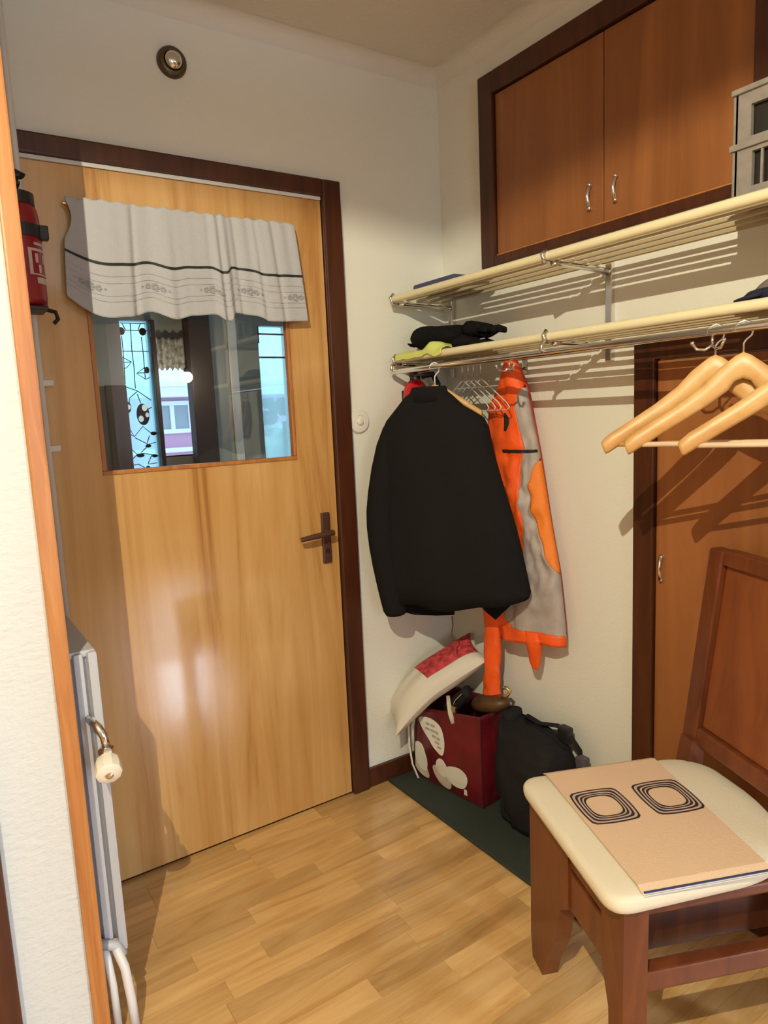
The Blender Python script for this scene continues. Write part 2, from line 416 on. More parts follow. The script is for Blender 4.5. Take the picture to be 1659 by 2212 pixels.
# handle: long back plate, lever pointing left
hx = -.535
MB().box((hx-.016, y0-.009, .842), (hx+.016, y0+.001, 1.012), .006).build('handle_plate', M['bronze'], door)
lv = MB(); lv.tube([(hx, y0-.005, .948), (hx, y0-.035, .948), (hx, y0-.044, .948)], [.010, .010, .009], 12)
lv.tube([(hx+.006, y0-.046, .949), (hx-.03, y0-.048, .947), (hx-.075, y0-.048, .944), (hx-.112, y0-.046, .940)], [.0095, .010, .009, .008], 12)
lv.build('lever', M['bronze'], door, smooth=True, auto=.8)
MB().lathe([(.007, 0), (.007, .003), (.0, .003)], Matrix.Translation((hx, y0-.009, .885)) @ Matrix.Rotation(PI/2, 4, 'X')).build('keyhole', M['black'], door)
for z in (1.455, 1.27):
    pass

# ------------------------------------------------------------------ vestibule behind the door and what is outside
VY = 1.30
wv = MB()
OA = (-.813, -.688, .62, 1.79); OB = (-.668, -.498, 1.162, 1.70); OC = (-.150, .006, .95, 1.785)
wall_with_holes(wv, -2.2, .7, -.06, H, VY, VY+.06, [OA, OB, OC])
wv.build('wall_vestibule', M['greywall'], kind='structure')
MB().box((-2.3, .1, -.06), (-2.2, VY+.06, H)).build('wall_vestibule_left', M['greywall'], kind='structure')
MB().box((.7, .1, -.06), (.8, VY+.06, H)).build('wall_vestibule_right', M['greywall'], kind='structure')
MB().box((-2.3, .1, H), (.8, VY+.06, H+.08)).build('ceiling_vestibule', M['greywall'], kind='structure')
MB().box((-.905, VY-.03, 0), (-.815, VY, 1.50), .003).build('trim_11', M['post'], kind='structure')
MB().box((-.688, VY-.04, 0), (-.668, VY, 1.79), .003).build('trim_12', M['post'], kind='structure')
# leaded side light
win1 = MB()
x0, x1, z0, z1 = OA
MB().box((x0, VY+.02, z0), (x1, VY+.026, z1)).build('window_1', M['cyan'], kind='structure')
w1 = bpy.data.objects['window_1']
def UV(px, py):                     # design drawn in its own coordinates, 0..390 across, 95..2160 down
    v = (py-95)/2050.; u = (px-(165+.0993*(py-95)))/390.
    return (x0+(x1-x0)*min(max(u, 0.), 1.), 1.784-v*.682)
came = MB()
LINES = [[(330, 105), (355, 480), (385, 700), (405, 990)], [(213, 280), (235, 480), (265, 930)], [(485, 290), (510, 480), (545, 860)],
 [(205, 205), (590, 205)], [(200, 485), (590, 485)], [(190, 110), (540, 110)], [(215, 110), (265, 200)], [(470, 110), (440, 200)],
 [(215, 560), (350, 630), (280, 710), (220, 715)], [(230, 635), (350, 630)], [(540, 700), (420, 785), (550, 865), (610, 840)], [(430, 780), (545, 775)],
 [(260, 960), (430, 1020), (630, 1155)], [(430, 1030), (325, 1115), (320, 1180)], [(430, 1060), (480, 1190)], [(590, 1275), (640, 1250)],
 [(305, 1500), (395, 1645), (510, 1510), (620, 1600), (690, 1610)], [(395, 1645), (320, 1600)], [(400, 1660), (590, 1765), (700, 1740)], [(610, 1640), (575, 1740)],
 [(590, 1780), (490, 1870)], [(320, 1800), (430, 1890), (520, 1885), (650, 1910), (710, 1920)], [(430, 1900), (350, 1970)], [(640, 1920), (590, 2030)], [(590, 2040), (720, 2030)], [(370, 2040), (450, 2030), (560, 2095)]]
for L in LINES:
    P = []
    for p in L:
        q = UV(*p); P.append((q[0], VY+.018, q[1]))
    came.tube(P, .0021, 6)
came.build('lead_came', M['lead'], w1)
dk = MB()
for (cx, cy, rx, ry) in ((205, 220, 48, 52), (500, 220, 48, 52), (565, 740, 30, 45), (512, 1345, 90, 150), (308, 1240, 36, 75), (665, 1615, 42, 26), (590, 1785, 40, 24), (480, 1910, 55, 28), (685, 1930, 42, 22), (590, 2092, 32, 30)):
    c = UV(cx, cy)
    dk.prism([(c[0]+rx/390*.125*math.cos(2*PI*k/20), c[1]+ry/2050*.682*math.sin(2*PI*k/20)) for k in range(20)], VY+.013, VY+.019, lambda a, b, h: (min(max(a, x0), x1), h, b))
dk.build('painted_glass', M['lead'], w1)
sp = MB()
for (cx, cy, rx, ry) in ((530, 1255, 38, 46), (570, 1355, 26, 34), (483, 1405, 36, 44), (308, 1240, 26, 34)):
    c = UV(cx, cy)
    sp.prism([(c[0]+rx/390*.125*math.cos(2*PI*k/16), c[1]+ry/2050*.682*math.sin(2*PI*k/16)) for k in range(16)], VY+.010, VY+.014, lambda a, b, h: (a, h, b))
sp.build('white_glass', M['spot'], w1)
# plain window with a lace pelmet
x0, x1, z0, z1 = OB
f = MB()
for A, B in (((x0, VY+.01, z0), (x0+.008, VY+.05, z1)), ((x1-.008, VY+.01, z0), (x1, VY+.05, z1)), ((x0, VY+.01, z0), (x1, VY+.05, z0+.008))): f.box(A, B, .002)
w2 = f.build('window_2', M['dark'], kind='structure')
MB().box((x0, VY+.03, z0), (x1, VY+.034, z1)).build('pane', M['glass'], w2)
v, fc = grid(31, 9, lambda u, t: (-.690+.19*u, VY-.03+.008*math.sin(u*40), 1.715-.145*t+(.008*math.sin(u*50) if t > .9 else 0)))
pel = solid(MB().add(v, fc).build('lace_pelmet', M['lace'], smooth=True), .002)
tag(pel, 'grey lace pelmet across the top of the vestibule window seen through the door glass', 'curtain')
# dark inner post, grey panel, light edge, frosted window
MB().box((-.545, 1.17, 0), (-.442, 1.25, H), .004).build('trim_13', M['post'], kind='structure')
MB().box((-.442, 1.19, 0), (-.352, 1.25, H), .003).build('trim_14', M['greywall'], kind='structure')
MB().box((-.352, 1.18, 0), (-.312, 1.25, H), .003).build('trim_15', M['offwhite'], kind='structure')
x0, x1, z0, z1 = OC
MB().box((x0, VY+.02, z0), (x1, VY+.026, z1)).build('window_3', M['frost'], kind='structure')
w3 = bpy.data.objects['window_3']
b = MB()
for z in (1.745, 1.63): b.box((x0, VY+.012, z-.004), (x1, VY+.019, z+.004))
b.box((x0, VY+.012, 1.70), (x0+.012, VY+.019, z1)); b.build('glazing_bar', M['lead'], w3)
# outside: ground, the house across the way, hedge
MB().box((-14, VY+.2, -.9), (14, 26, -.8)).build('ground_outside', M['snow'], kind='structure')
hs = thing('house', 'pink rendered house with white two-pane window seen through vestibule glass', 'house', (1.3, 8.0, -.8))
MB().box((-3, 7.9, -.8), (5, 8.3, 1.66)).build('wall', M['brick'], hs)
rf = MB().box((-3.2, 7.55, 1.66), (5.2, 8.4, 1.86), .01); rf.build('eaves', M['bluewhite'], hs)
MB().add([(-3.2, 7.5, 1.86), (5.2, 7.5, 1.86), (5.2, 9.2, 2.35), (-3.2, 9.2, 2.35), (-3.2, 7.5, 1.80), (5.2, 7.5, 1.80), (5.2, 9.2, 1.86), (-3.2, 9.2, 1.86)],
         [(0, 1, 2, 3), (4, 5, 1, 0), (7, 6, 5, 4), (3, 2, 6, 7), (0, 3, 7, 4), (1, 5, 6, 2)]).build('roof', M['snow'], hs)
wn = MB(); 
for A, B in (((1.10, 7.84, 1.16), (1.68, 7.92, 1.22)), ((1.10, 7.84, 1.55), (1.68, 7.92, 1.61)), ((1.10, 7.84, 1.22), (1.17, 7.92, 1.55)), ((1.61, 7.84, 1.22), (1.68, 7.92, 1.55)), ((1.35, 7.84, 1.22), (1.41, 7.92, 1.55))): wn.box(A, B, .005)
wno = wn.build('window', M['bluewhite'], hs); MB().box((1.14, 7.87, 1.20), (1.64, 7.9, 1.57)).build('window_pane', M['housepane'], wno)
MB().box((-3, 7.7, .9), (5, 7.9, .96), .01).build('ledge', M['snow'], hs)
def hedge(x0_, x1_, y0_, y1_, z0_, z1_, n, r0, r1, mt_, label):
    hg = MB()
    for k in range(n): hg.ball((random.uniform(x0_, x1_), random.uniform(y0_, y1_), random.uniform(z0_, z1_)), random.uniform(r0, r1), 8)
    hg.tube([((x0_+x1_)/2, (y0_+y1_)/2, -.8), ((x0_+x1_)/2, (y0_+y1_)/2, z0_)], .05, 8)
    tag(hg.build('hedge', mt_, smooth=True), label, 'hedge')
hedge(.02, .55, 1.78, 2.0, 1.30, 1.42, 40, .02, .05, M['foliage'], 'dark twiggy hedge top right behind the frosted vestibule window')
hedge(.16, .95, 2.05, 2.5, .5, 1.22, 60, .08, .16, M['snowhedge'], 'pale snow-dusted hedge low behind the frosted vestibule window')
lamp2 = thing('globe_lamp', 'small lit globe lamp in the vestibule beside the lace pelmet', 'lamp', (-.605, 1.06, 1.52))
MB().ball((-.605, 1.06, 1.52), .024, 16).build('globe', M['globe'], lamp2, smooth=True)
MB().tube([(-.605, 1.06, 1.546), (-.605, 1.06, H)], .003, 6).build('cord', M['black'], lamp2)
MB().lathe([(.012, 1.538), (.012, 1.556), (.004, 1.562)], Matrix.Translation((-.605, 1.06, 0))).build('lamp_holder', M['black'], lamp2)

# ------------------------------------------------------------------ pendant lamp (above the frame, lights the hall)
m = bpy.data.materials.new('lampshade_fabric'); m.use_nodes = True; nt = m.node_tree; nt.nodes.clear()
o_ = N(nt, 'ShaderNodeOutputMaterial'); d_ = N(nt, 'ShaderNodeBsdfDiffuse'); d_.inputs[0].default_value = (.45, .37, .26, 1); t_ = N(nt, 'ShaderNodeBsdfTranslucent'); t_.inputs[0].default_value = (.75, .52, .27, 1)
mx = N(nt, 'ShaderNodeMixShader'); mx.inputs[0].default_value = .36
nt.links.new(d_.outputs[0], mx.inputs[1]); nt.links.new(t_.outputs[0], mx.inputs[2]); nt.links.new(mx.outputs[0], o_.inputs[0]); M['shade'] = m
M['bulb'] = emis('glowing_bulb', (1.0, .93, .70), BULB_L)
bx, by, bz = BULB
pl = thing('ceiling_lamp', 'ceiling lamp with fabric drum shade close under the hall ceiling', 'lamp', (bx, by, bz))
sh = MB(); R = []
for r, z in ((.200, bz-.031), (.185, bz+.03), (.17, bz+.075)):
    R.append([Vector((bx+r*math.cos(2*PI*k/48), by+r*math.sin(2*PI*k/48), z)) for k in range(48)])
solid(sh.rings(R, cap=False).build('lamp_shade', M['shade'], pl, smooth=True), .002)
MB().ball((bx, by, bz), .006, 16).build('bulb', M['bulb'], pl, smooth=True)
MB().lathe([(.008, bz+.006), (.014, bz+.02), (.014, bz+.06), (.006, bz+.075)], Matrix.Translation((bx, by, 0))).build('lamp_holder', M['black'], pl)
MB().lathe([(.168, bz+.073), (.172, bz+.080), (.06, bz+.082), (.05, H)], Matrix.Translation((bx, by, 0)), 48).build('ceiling_plate', M['white'], pl)

# ------------------------------------------------------------------ curtain valance on the door
cv = thing('valance_curtain', 'off-white gathered cotton valance with black ribbon hung across the door window', 'curtain', (-.91, -.03, 1.62))
CT = [(0, -1.243, 1.905), (1, -.600, 1.905)]
WV = [(0, .005), (.15, -.010), (.22, -.006), (.31, .007), (.40, -.008), (.48, .002), (.575, .007), (.615, -.006), (.64, -.006), (.67, .013), (.75, .008), (.83, -.005), (1., -.001)]
def wave(u):
    for a, b in zip(WV, WV[1:]):
        if u <= b[0]:
            t = (u-a[0])/(b[0]-a[0]); t = t*t*(3-2*t); return a[1]+(b[1]-a[1])*t
    return WV[-1][1]
def fold(u, t):
    """depth of the folds: creases where the valance is pinched, small gathers at the top right"""
    g = wave(u)*1.1
    for c, wd, dp in ((.255, .012, .010), (.625, .014, .014), (.70, .010, .006), (.805, .012, .010), (.885, .010, .006), (.42, .02, .006)):
        g += dp*math.exp(-((u-c-.03*(t-.5)*(u-.4))/wd)**2)
    g += (.0035*math.sin(u*2*PI*16) if u > .55 else .0012*math.sin(u*2*PI*16))*(1-t)**1.5
    return g*(.45+.55*t)
def curt(u, t):
    xt = -1.243+.643*u; xb = -1.262+.686*u
    x = xt+(xb-xt)*t**.8
    if t < .42: x += .018*math.sin(PI*t/.42)*max(0., 1-u/.10)
    zb = 1.619+1.3*wave(u)
    if u < .12: zb += .034*(1-u/.12)**2
    z = 1.905-(1.905-zb)*t + .7*wave(u)*t*(1-t) + .0025*math.sin(u*100)*(1-t)**8
    return (x, -.036-.012*t+fold(u, t), z)
v, fc = grid(161, 25, curt)
solid(sub(MB().add(v, fc).build('curtain_fabric', M['curtain'], cv, smooth=True)), .0016)
def on_curtain(u, t, d): p = curt(u, t); return (p[0], p[1]-d, p[2])
R = []
for i in range(121):
    u = i/120; tt = .535
    R.append([on_curtain(u, tt-.011, .002), on_curtain(u, tt+.011, .002), on_curtain(u, tt+.011, .0035), on_curtain(u, tt-.011, .0035)])
MB().rings(R).build('ribbon', M['ribbon'], cv)
ml = MB()
for t0 in (.64, .70, .81, .86):
    R = [[on_curtain(i/120, t0-.003, .0014), on_curtain(i/120, t0+.003, .0014), on_curtain(i/120, t0+.003, .0024), on_curtain(i/120, t0-.003, .0024)] for i in range(121)]
    ml.rings(R)
ml.build('woven_line', M['motif2'], cv)
for u0 in (.08, .33, .57, .74, .95):
    mo = MB()
    for k, (du, rr) in enumerate(((-.052, .35), (-.028, .8), (0, 1.15), (.028, .8), (.052, .35))):
        uc = min(max(u0+du, .01), .99)
        for q in range(5 if rr > .5 else 3):
            a = 2*PI*q/(5 if rr > .5 else 3)
            uu = min(max(uc+.009*rr*math.cos(a), .004), .996); tt = .755+.024*rr*math.sin(a)
            n = 8
            mo.add([on_curtain(min(max(uu+.006*rr*math.cos(2*PI*j/n), .002), .998), tt+.013*rr*math.sin(2*PI*j/n), .0030) for j in range(n)], [tuple(range(n))])
    eo = solid(mo.build('embroidery', M['motif'], cv), .0008); eo['kind'] = 'stuff'
MB().tube([(-1.245, -.022, 1.893), (-.597, -.022, 1.893)], .004, 8).build('curtain_rod', M['brass'], cv)
for x in (-1.235, -.605): MB().tube([(x, -.022, 1.893), (x, -.004, 1.893)], .004, 6).build('rod_hook', M['brass'], cv)

# ------------------------------------------------------------------ doorbell, round wall plate
bell = thing('door_bell', 'small round chrome bell high on the wall above the door', 'bell', (-.925, 0, 2.30))
Mx = Matrix.Translation((-.925, 0, 2.30)) @ Matrix.Rotation(PI/2, 4, 'X')
MB().lathe([(.041, 0), (.041, .004), (.038, .014), (.028, .020), (.024, .017), (.0245, .016)], Mx, 36).build('bell_rim', plain('dark_bronze_rim', lin((96, 80, 58)), .3, .6), bell, smooth=True)
MB().lathe([(.026, .014), (.022, .024), (.012, .030), (.002, .031)], Mx, 30).build('bell_dome', M['chrome'], bell, smooth=True)
wp = thing('wall_plate', 'round cream wall plate on the wall between door frame and black jacket', 'plate', (-.384, 0, 1.303))
Mx = Matrix.Translation((-.384, 0, 1.303)) @ Matrix.Rotation(PI/2, 4, 'X')
PLM = plain('cream_bakelite', (.80, .76, .66), .4)
MB().lathe([(.040, 0), (.040, .006), (.036, .011), (.020, .013), (.019, .010), (.002, .010)], Mx, 36).build('cover', PLM, wp, smooth=True, auto=.6)
MB().lathe([(.012, .009), (.012, .018), (.009, .020), (.001, .020)], Mx, 24).build('knob', PLM, wp, smooth=True, auto=.6)

# ------------------------------------------------------------------ radiator, its pipe and valve
rd = thing('radiator', 'grey-white panel radiator seen end-on between the wood strip and the door', 'radiator', (-1.40, -.50, .17))
rx0, rx1, ry0, ry1, rz0, rz1 = -1.443, -1.358, -.50, -.06, .165, .862
for xa, xb in ((rx1-.021, rx1), (rx1-.049, rx1-.028), (rx0+.002, rx0+.022)):
    MB().box((xa, ry0, rz0), (xb, ry1, rz1), .009).build('panel', M['radiator'], rd, smooth=True, auto=.7)
MB().box((rx0+.014, ry0+.012, rz1-.012), (rx1-.003, ry1, rz1+.002), .004).build('top_cover', M['radiator'], rd)
MB().box((rx0+.020, ry0+.022, rz0+.012), (rx1-.010, ry0+.026, rz1-.006), .001).build('end_cover', M['radiator'], rd)
fin = MB()
for k in range(14): fin.box((rx0+.024, ry0+.03+.028*k, rz0+.03), (rx1-.022, ry0+.033+.028*k, rz1-.03))
o = fin.build('convector_fin', M['radiator'], rd); o['kind'] = 'stuff'
ev = MB(); ev.tube([(-1.388, -.498, .720), (-1.388, -.520, .722), (-1.380, -.545, .715), (-1.372, -.553, .695), (-1.369, -.554, .668)], .0085, 12)
ev.build('valve_elbow', M['chrome'], rd, smooth=True)
MB().lathe([(.014, .0), (.016, .004), (.016, .014), (.012, .018)], Matrix.Translation((-1.371, -.556, .656)), 6).build('valve_nut', M['chrome'], rd)
# thermostat head, its end tilted towards the hall
Mt = Matrix.Translation((-1.372, -.556, .648)) @ Vector((-.12, -.93, -.30)).to_track_quat('Z', 'Y').to_matrix().to_4x4()
th = MB().lathe([(.012, 0), (.022, .006), (.0255, .014), (.0265, .034), (.0255, .044), (.020, .047), (.008, .048)], Mt, 10)
tho = th.build('thermostat_head', plain('cream_thermostat', (.76, .70, .56), .4), rd, smooth=True, auto=.5)
MB().lathe([(.008, .0475), (.008, .051), (.003, .053)], Mt, 12).build('dial_cap', M['chrome'], tho)
tp = MB(); tp.tube([(-1.388, -.50, .20), (-1.386, -.525, .19), (-1.378, -.54, .16), (-1.372, -.545, .08), (-1.370, -.545, 0)], .010, 10); tp.build('return_pipe', M['offwhite'], rd, smooth=True)
tp = MB(); tp.tube([(-1.41, -.50, .20), (-1.408, -.52, .18), (-1.404, -.53, .12), (-1.402, -.53, 0)], .009, 10); tp.build('supply_pipe', M['offwhite'], rd, smooth=True)
MB().tube([(-1.416, -.505, .21), (-1.388, -.515, .20), (-1.375, -.52, .175)], .011, 10).build('pipe_valve', M['radiator'], rd, smooth=True)
pp = thing('heating_pipe', 'thin white heating pipe rising along the left edge of the door', 'pipe', (-1.347, -.06, .86))
MB().tube([(-1.347, -.06, .80), (-1.347, -.06, 2.2), (-1.347, -.06, H)], .0085, 12).build('pipe', M['offwhite'], pp, smooth=True)
for z in (1.275, 1.44):
    MB().box((-1.345, -.068, z-.008), (-1.318, -.052, z+.008), .003).build('pipe_clip', M['offwhite'], pp)

# ------------------------------------------------------------------ fire extinguishers
def extinguisher(x, y, zt, r, h, label, straps):
    e = thing('fire_extinguisher', label, 'extinguisher', (x, y, zt-h))
    Mx = Matrix.Translation((x, y, zt-h))
    body_m = M['shaded_red'] if straps else M['red']
    MB().lathe([(r*.7, 0), (r*.98, .008), (r, .02), (r, h-.055), (r*.93, h-.03), (r*.72, h-.012), (r*.4, h)], Mx, 32).build('cylinder_body', body_m, e, smooth=True)
    MB().lathe([(r*.42, h-.003), (r*.42, h+.010), (r*.3, h+.013)], Mx, 20).build('valve', M['black'], e, smooth=True, auto=.7)
    hd = MB(); hd.box((x-.012, y-.060, zt+.010), (x+.012, y+.02, zt+.018), .003); hd.box((x-.012, y-.070, zt+.024), (x+.012, y+.012, zt+.031), .003); hd.box((x-.010, y-.004, zt+.012), (x+.010, y+.018, zt+.030), .002)
    hd.build('lever_handle', M['black'], e)
    return e
e1 = extinguisher(-.175, -.048, 1.435, .043, .33, 'red fire extinguisher on the wall behind the black jacket', False)
hz = MB(); hz.tube([(-.175+.02, -.06, 1.447), (-.12, -.075, 1.452), (-.095, -.07, 1.42), (-.10, -.06, 1.33), (-.115, -.055, 1.2)], .011, 10); hz.build('hose', M['black'], e1, smooth=True)
MB().lathe([(.05, 0), (.05, .02)], Matrix.Translation((-.175, -.048, 1.30)), 24).build('strap', M['black'], e1)
MB().box((-.20, -.006, 1.25), (-.15, 0, 1.40), .002).build('bracket', M['black'], e1)
e2 = extinguisher(-1.372, -.12, 1.868, .052, .255, 'red fire extinguisher with black straps hung left of the door', True)
cx, cy = -1.372, -.12
for z, rr in ((1.785, .056),):
    st = MB().lathe([(rr, z-.014), (rr, z+.014)], Matrix.Translation((cx, cy, 0)), 28); st.box((cx+.045, cy-.03, z-.016), (cx+.066, cy-.006, z+.016), .003); st.build('strap', M['black'], e2)
MB().lathe([(.046, 1.846), (.046, 1.872), (.03, 1.876)], Matrix.Translation((cx, cy, 0)), 24).build('black_cap', M['black'], e2)
lab = []
for i in range(9):
    a = math.radians(-75+i*9); lab.append((cx+.0526*math.cos(a), cy+.0526*math.sin(a)))
def wrap(b, zlo, zhi, k0=0, k1=9):
    v = [(p[0], p[1], z) for z in (zlo, zhi) for p in lab[k0:k1]]; n = k1-k0
    b.add(v, [(i, i+1, n+i+1, n+i) for i in range(n-1)])
lb = MB(); wrap(lb, 1.738, 1.744); wrap(lb, 1.684, 1.687); wrap(lb, 1.712, 1.733, 2, 4); wrap(lb, 1.712, 1.733, 5, 7); wrap(lb, 1.690, 1.708, 3, 5); wrap(lb, 1.690, 1.704, 6, 8); wrap(lb, 1.687, 1.738, 0, 1+1); wrap(lb, 1.665, 1.679, 2, 9); wrap(lb, 1.752, 1.758, 2, 7)
solid(lb.build('printed_label', plain('faded_white_label', (.55, .42, .40), .5), e2), .0006)
bk = MB(); bk.box((cx-.06, cy-.05, 1.604), (cx+.045, cy+.04, 1.613), .003); bk.tube([(cx+.045, cy-.02, 1.608), (cx+.062, cy-.03, 1.602), (cx+.065, cy-.035, 1.585), (cx+.055, cy-.04, 1.575)], .005, 8)
bk.build('shelf_bracket', M['black'], e2)
hz = MB(); hz.tube([(cx-.01, cy-.03, 1.905), (cx+.02, cy-.045, 1.90), (cx-.03, cy-.02, 1.93)], .009, 10); hz.build('hose', M['black'], e2, smooth=True)

# ------------------------------------------------------------------ built-in cupboards on the right wall
def handle_bar(y, z0, z1, parent, x=-.012):
    zc = (z0+z1)/2
    b = MB(); b.tube([(x+.010, y, z0+.006), (x-.010, y, z0+.010), (x-.018, y, zc), (x-.010, y, z1-.010), (x+.010, y, z1-.006)], [.004, .005, .0045, .005, .004], 10)
    b.ball((x-.008, y, z0+.010), .007, 10); b.ball((x-.008, y, z1-.010), .007, 10)
    return b.build('handle', M['chrome'], parent, smooth=True)
cb = thing('wall_cupboard', 'built-in brown wall cupboard with dark frame above the coat rack', 'cupboard', (0, -.70, 1.79))
YL, YR, Z0, Z1, FW = -.235, -1.185, 1.775, 2.352, .064
MB().box((-.028, YL, Z0), (0, YL-FW, Z1), .004).build('frame_stile', M['dark'], cb)
MB().box((-.028, YR+FW, Z0), (0, YR, Z1), .004).build('frame_stile', M['dark'], cb)
MB().box((-.028, YL-FW, Z1-FW), (0, YR+FW, Z1), .004).build('frame_rail', M['dark'], cb)
MB().box((-.028, YL-FW, Z0), (0, YR+FW, Z0+.030), .004).build('frame_rail', M['dark'], cb)
d1 = MB().box((-.016, YL-FW-.003, Z0+.036), (-.001, -.7135, Z1-FW-.004), .002).build('cupboard_door', M['cab'], cb)
dd = MB().box((-.016, -.7165, Z0+.036), (-.001, YR+FW+.003, Z1-FW-.004), .002).build('cupboard_door', M['cab'], cb)
handle_bar(-.672, 1.845, 1.925, d1, -.014); handle_bar(-.757, 1.845, 1.925, dd, -.014)
eg = MB(); eg.box((-.020, YL-FW-.002, Z0+.030), (-.004, YR+FW+.002, Z0+.035)); eg.build('edge_strip', M['trimwood'], cb)
cl = thing('closet', 'tall built-in closet with dark frame and brown door behind the chair', 'closet', (0, -1.2, 0))
CY0, CY1, CZ = -.821, -1.62, 1.488
MB().box((-.026, CY0, 0), (0, CY0-.062, CZ), .004).build('frame_stile', M['dark'], cl)
MB().box((-.026, CY1, 0), (0, CY1+.062, CZ), .004).build('frame_stile', M['dark'], cl)
MB().box((-.027, CY0-.0001, CZ-.055), (0, CY1+.062, CZ), .004).build('frame_rail', M['dark'], cl)
MB().box((-.026, CY0-.062, 0), (0, CY1+.062, .06), .004).build('frame_rail', M['dark'], cl)
cd = MB().box((-.014, CY0-.065, .063), (-.001, CY1+.065, CZ-.058), .002).build('closet_door', M['cab'], cl)
handle_bar(-.906, .846, .928, cd, -.012)
# unseen box added to keep the window's reflection off the door glass
wc = thing('reflection_blocker', 'plain brown box added out of view to block the window reflection', 'cupboard', (-.2, -2.2, .98))
MB().box((-.58, -2.58, .68), (-.002, -2.12, 2.2), .004).build('blocker_body', M['cab'], wc)

# ------------------------------------------------------------------ coat rack: two slatted shelves on wall posts
rk = thing('coat_rack', 'two-tier slatted coat rack with cream rails and chrome brackets', 'coat rack', (0, -.73, 1.45))
YA, YB, YC = -.052, -.73, -1.40
def shelf(zs, first):
    # front rail pieces between brackets, cream tube
    for ya, yb in ((YA+.0, YB+.005), (YB-.005, YC-.25)):
        MB().tube([(-.250, ya, zs), (-.250, yb, zs)], .0115, 14).build('front_rail', M['cream'], rk, smooth=True, auto=.9)
    for x in (-.200, -.150, -.100, -.050):
        for ya, yb in ((YA-.004, YB+.004), (YB-.004, YC-.25)):
            MB().box((x-.007, ya, zs-.006), (x+.007, yb, zs+.003), .002).build('shelf_slat', M['slat'], rk)
    for y in (YA, YB, YC):
        # bracket arm: curved chrome bar from the wall post out to the front rail, ending in a loop round it
        b = MB(); b.tube([(-.017, y, zs-.022), (-.06, y, zs-.018), (-.20, y, zs-.016), (-.235, y, zs-.016)], [.009, .008, .007, .006], 10)
        b.tube([(-.235, y, zs-.016), (-.262, y, zs-.014), (-.267, y, zs+.002), (-.255, y, zs+.015)], .0055, 10)
        b.build('bracket_arm', M['chrome'], rk, smooth=True)
shelf(1.70, True); shelf(1.502, False)
for y in (YA, YB, YC):
    p = MB(); p.box((-.016, y-.011, 1.44 if y > -1 else 1.491), (-.001, y+.011, 1.715), .003); p.build('wall_post', M['chrome'], rk)
# end hoop closing the rack on the door side
for zs in (1.70, 1.502):
    MB().tube([(-.250, YA, zs), (-.246, YA+.016, zs), (-.22, YA+.022, zs-.002), (-.04, YA+.022, zs-.004), (-.015, YA+.01, zs-.004)], .009, 10).build('end_hoop', M['cream'], rk, smooth=True)
# clothes rail under the lower shelf with drop links
RZ, RX = 1.462, -.262
MB().tube([(RX, YA+.01, RZ), (RX, -1.65, RZ)], .009, 12).build('clothes_rail', M['chrome'], rk, smooth=True, auto=.9)
for y in (YA, YB, YC):
    MB().tube([(-.252, y, 1.492), (-.272, y, 1.484), (-.276, y, 1.47), (RX, y, RZ)], .0055, 8).build('rail_link', M['chrome'], rk, smooth=True)
def double_hook(x, y, z, name='hook'):
    b = MB(); b.tube([(x, y, z), (x, y, z-.022)], .003, 8)
    for s in (-1, 1):
        b.tube([(x, y, z-.020), (x-.006, y+s*.012, z-.028), (x-.012, y+s*.026, z-.026), (x-.016, y+s*.034, z-.014)], .0032, 8)
        b.ball((x-.016, y+s*.034, z-.013), .005, 8)
    return b.build(name, M['chrome'], rk, smooth=True)
for y in (-.60, -1.185): double_hook(RX, y, RZ-.008)

# ------------------------------------------------------------------ things on the shelves
bt = MB().box((-.20, -.30, 1.706), (-.03, -.085, 1.742), .012); bt = bt.build('folded_cloth', M['blue'])
tag(bt, 'folded slate-blue cloth lying on the left end of the upper shelf', 'cloth')
tl_ = MB(); tl_.tube([(-.17, -.29, 1.722), (-.19, -.38, 1.716), (-.20, -.45, 1.712)], [.014, .008, .004], 8, flat=.6); tl_.build('cloth_corner', M['blue'], bt)
# yellow vest draped over the front rail of the lower shelf
def vest(u, t):
    y = -.065-.245*u
    w = t*.24
    if w < .16: x = -.09-w; z = 1.512+.010*math.sin(u*9)+.012*abs(nz((u*3, t*4, 1)))
    else: x = -.25-.016*min(1, (w-.16)/.03); z = 1.522-(w-.16)*.30+.014*nz((u*5, 3, 2))
    if .55 < u < .95 and w < .17: z += .026*math.sin((u-.55)/.4*PI)*(t)
    return (x, y, z)
v, fc = grid(34, 20, vest)
ve = solid(sub(MB().add(v, fc).build('safety_vest', M['yellow'], smooth=True)), .003); tag(ve, 'crumpled pale yellow safety vest under the black hat on the lower shelf', 'vest')
# black hat: squashed tube, and black gloves beside it
R = []
for k in range(13):
    t = k/12; y = -.085-.225*t; zc = 1.512+.045-.012*t; ry = (.030+.004*math.sin(t*7)); hx_ = .075
    e = .72 if k in (0, 12) else (1. if 0 < k < 12 else 1)
    R.append([Vector((-.16+hx_*e*math.cos(2*PI*q/18)*(1+.06*nz((t*5, q, 0))), y+.01*nz((q*.7, t*3, 4)), zc+.010+(.043-.010*t)*e*math.sin(2*PI*q/18)*(1+.1*nz((q, t*4, 2))))) for q in range(18)])
ht = sub(MB().rings(R).build('knit_hat', M['black_knit'], smooth=True)); tag(ht, 'folded black knit hat on the left end of the lower shelf', 'hat')
pom = MB().tube([(-.20, -.090, 1.545), (-.21, -.075, 1.548), (-.213, -.066, 1.553)], [.007, .005, .002], 8); pom.build('hat_tag', M['black_knit'], ht)
gl = thing('glove_pair', 'pair of crumpled black gloves beside the black hat on the lower shelf', 'gloves', (-.16, -.37, 1.508))
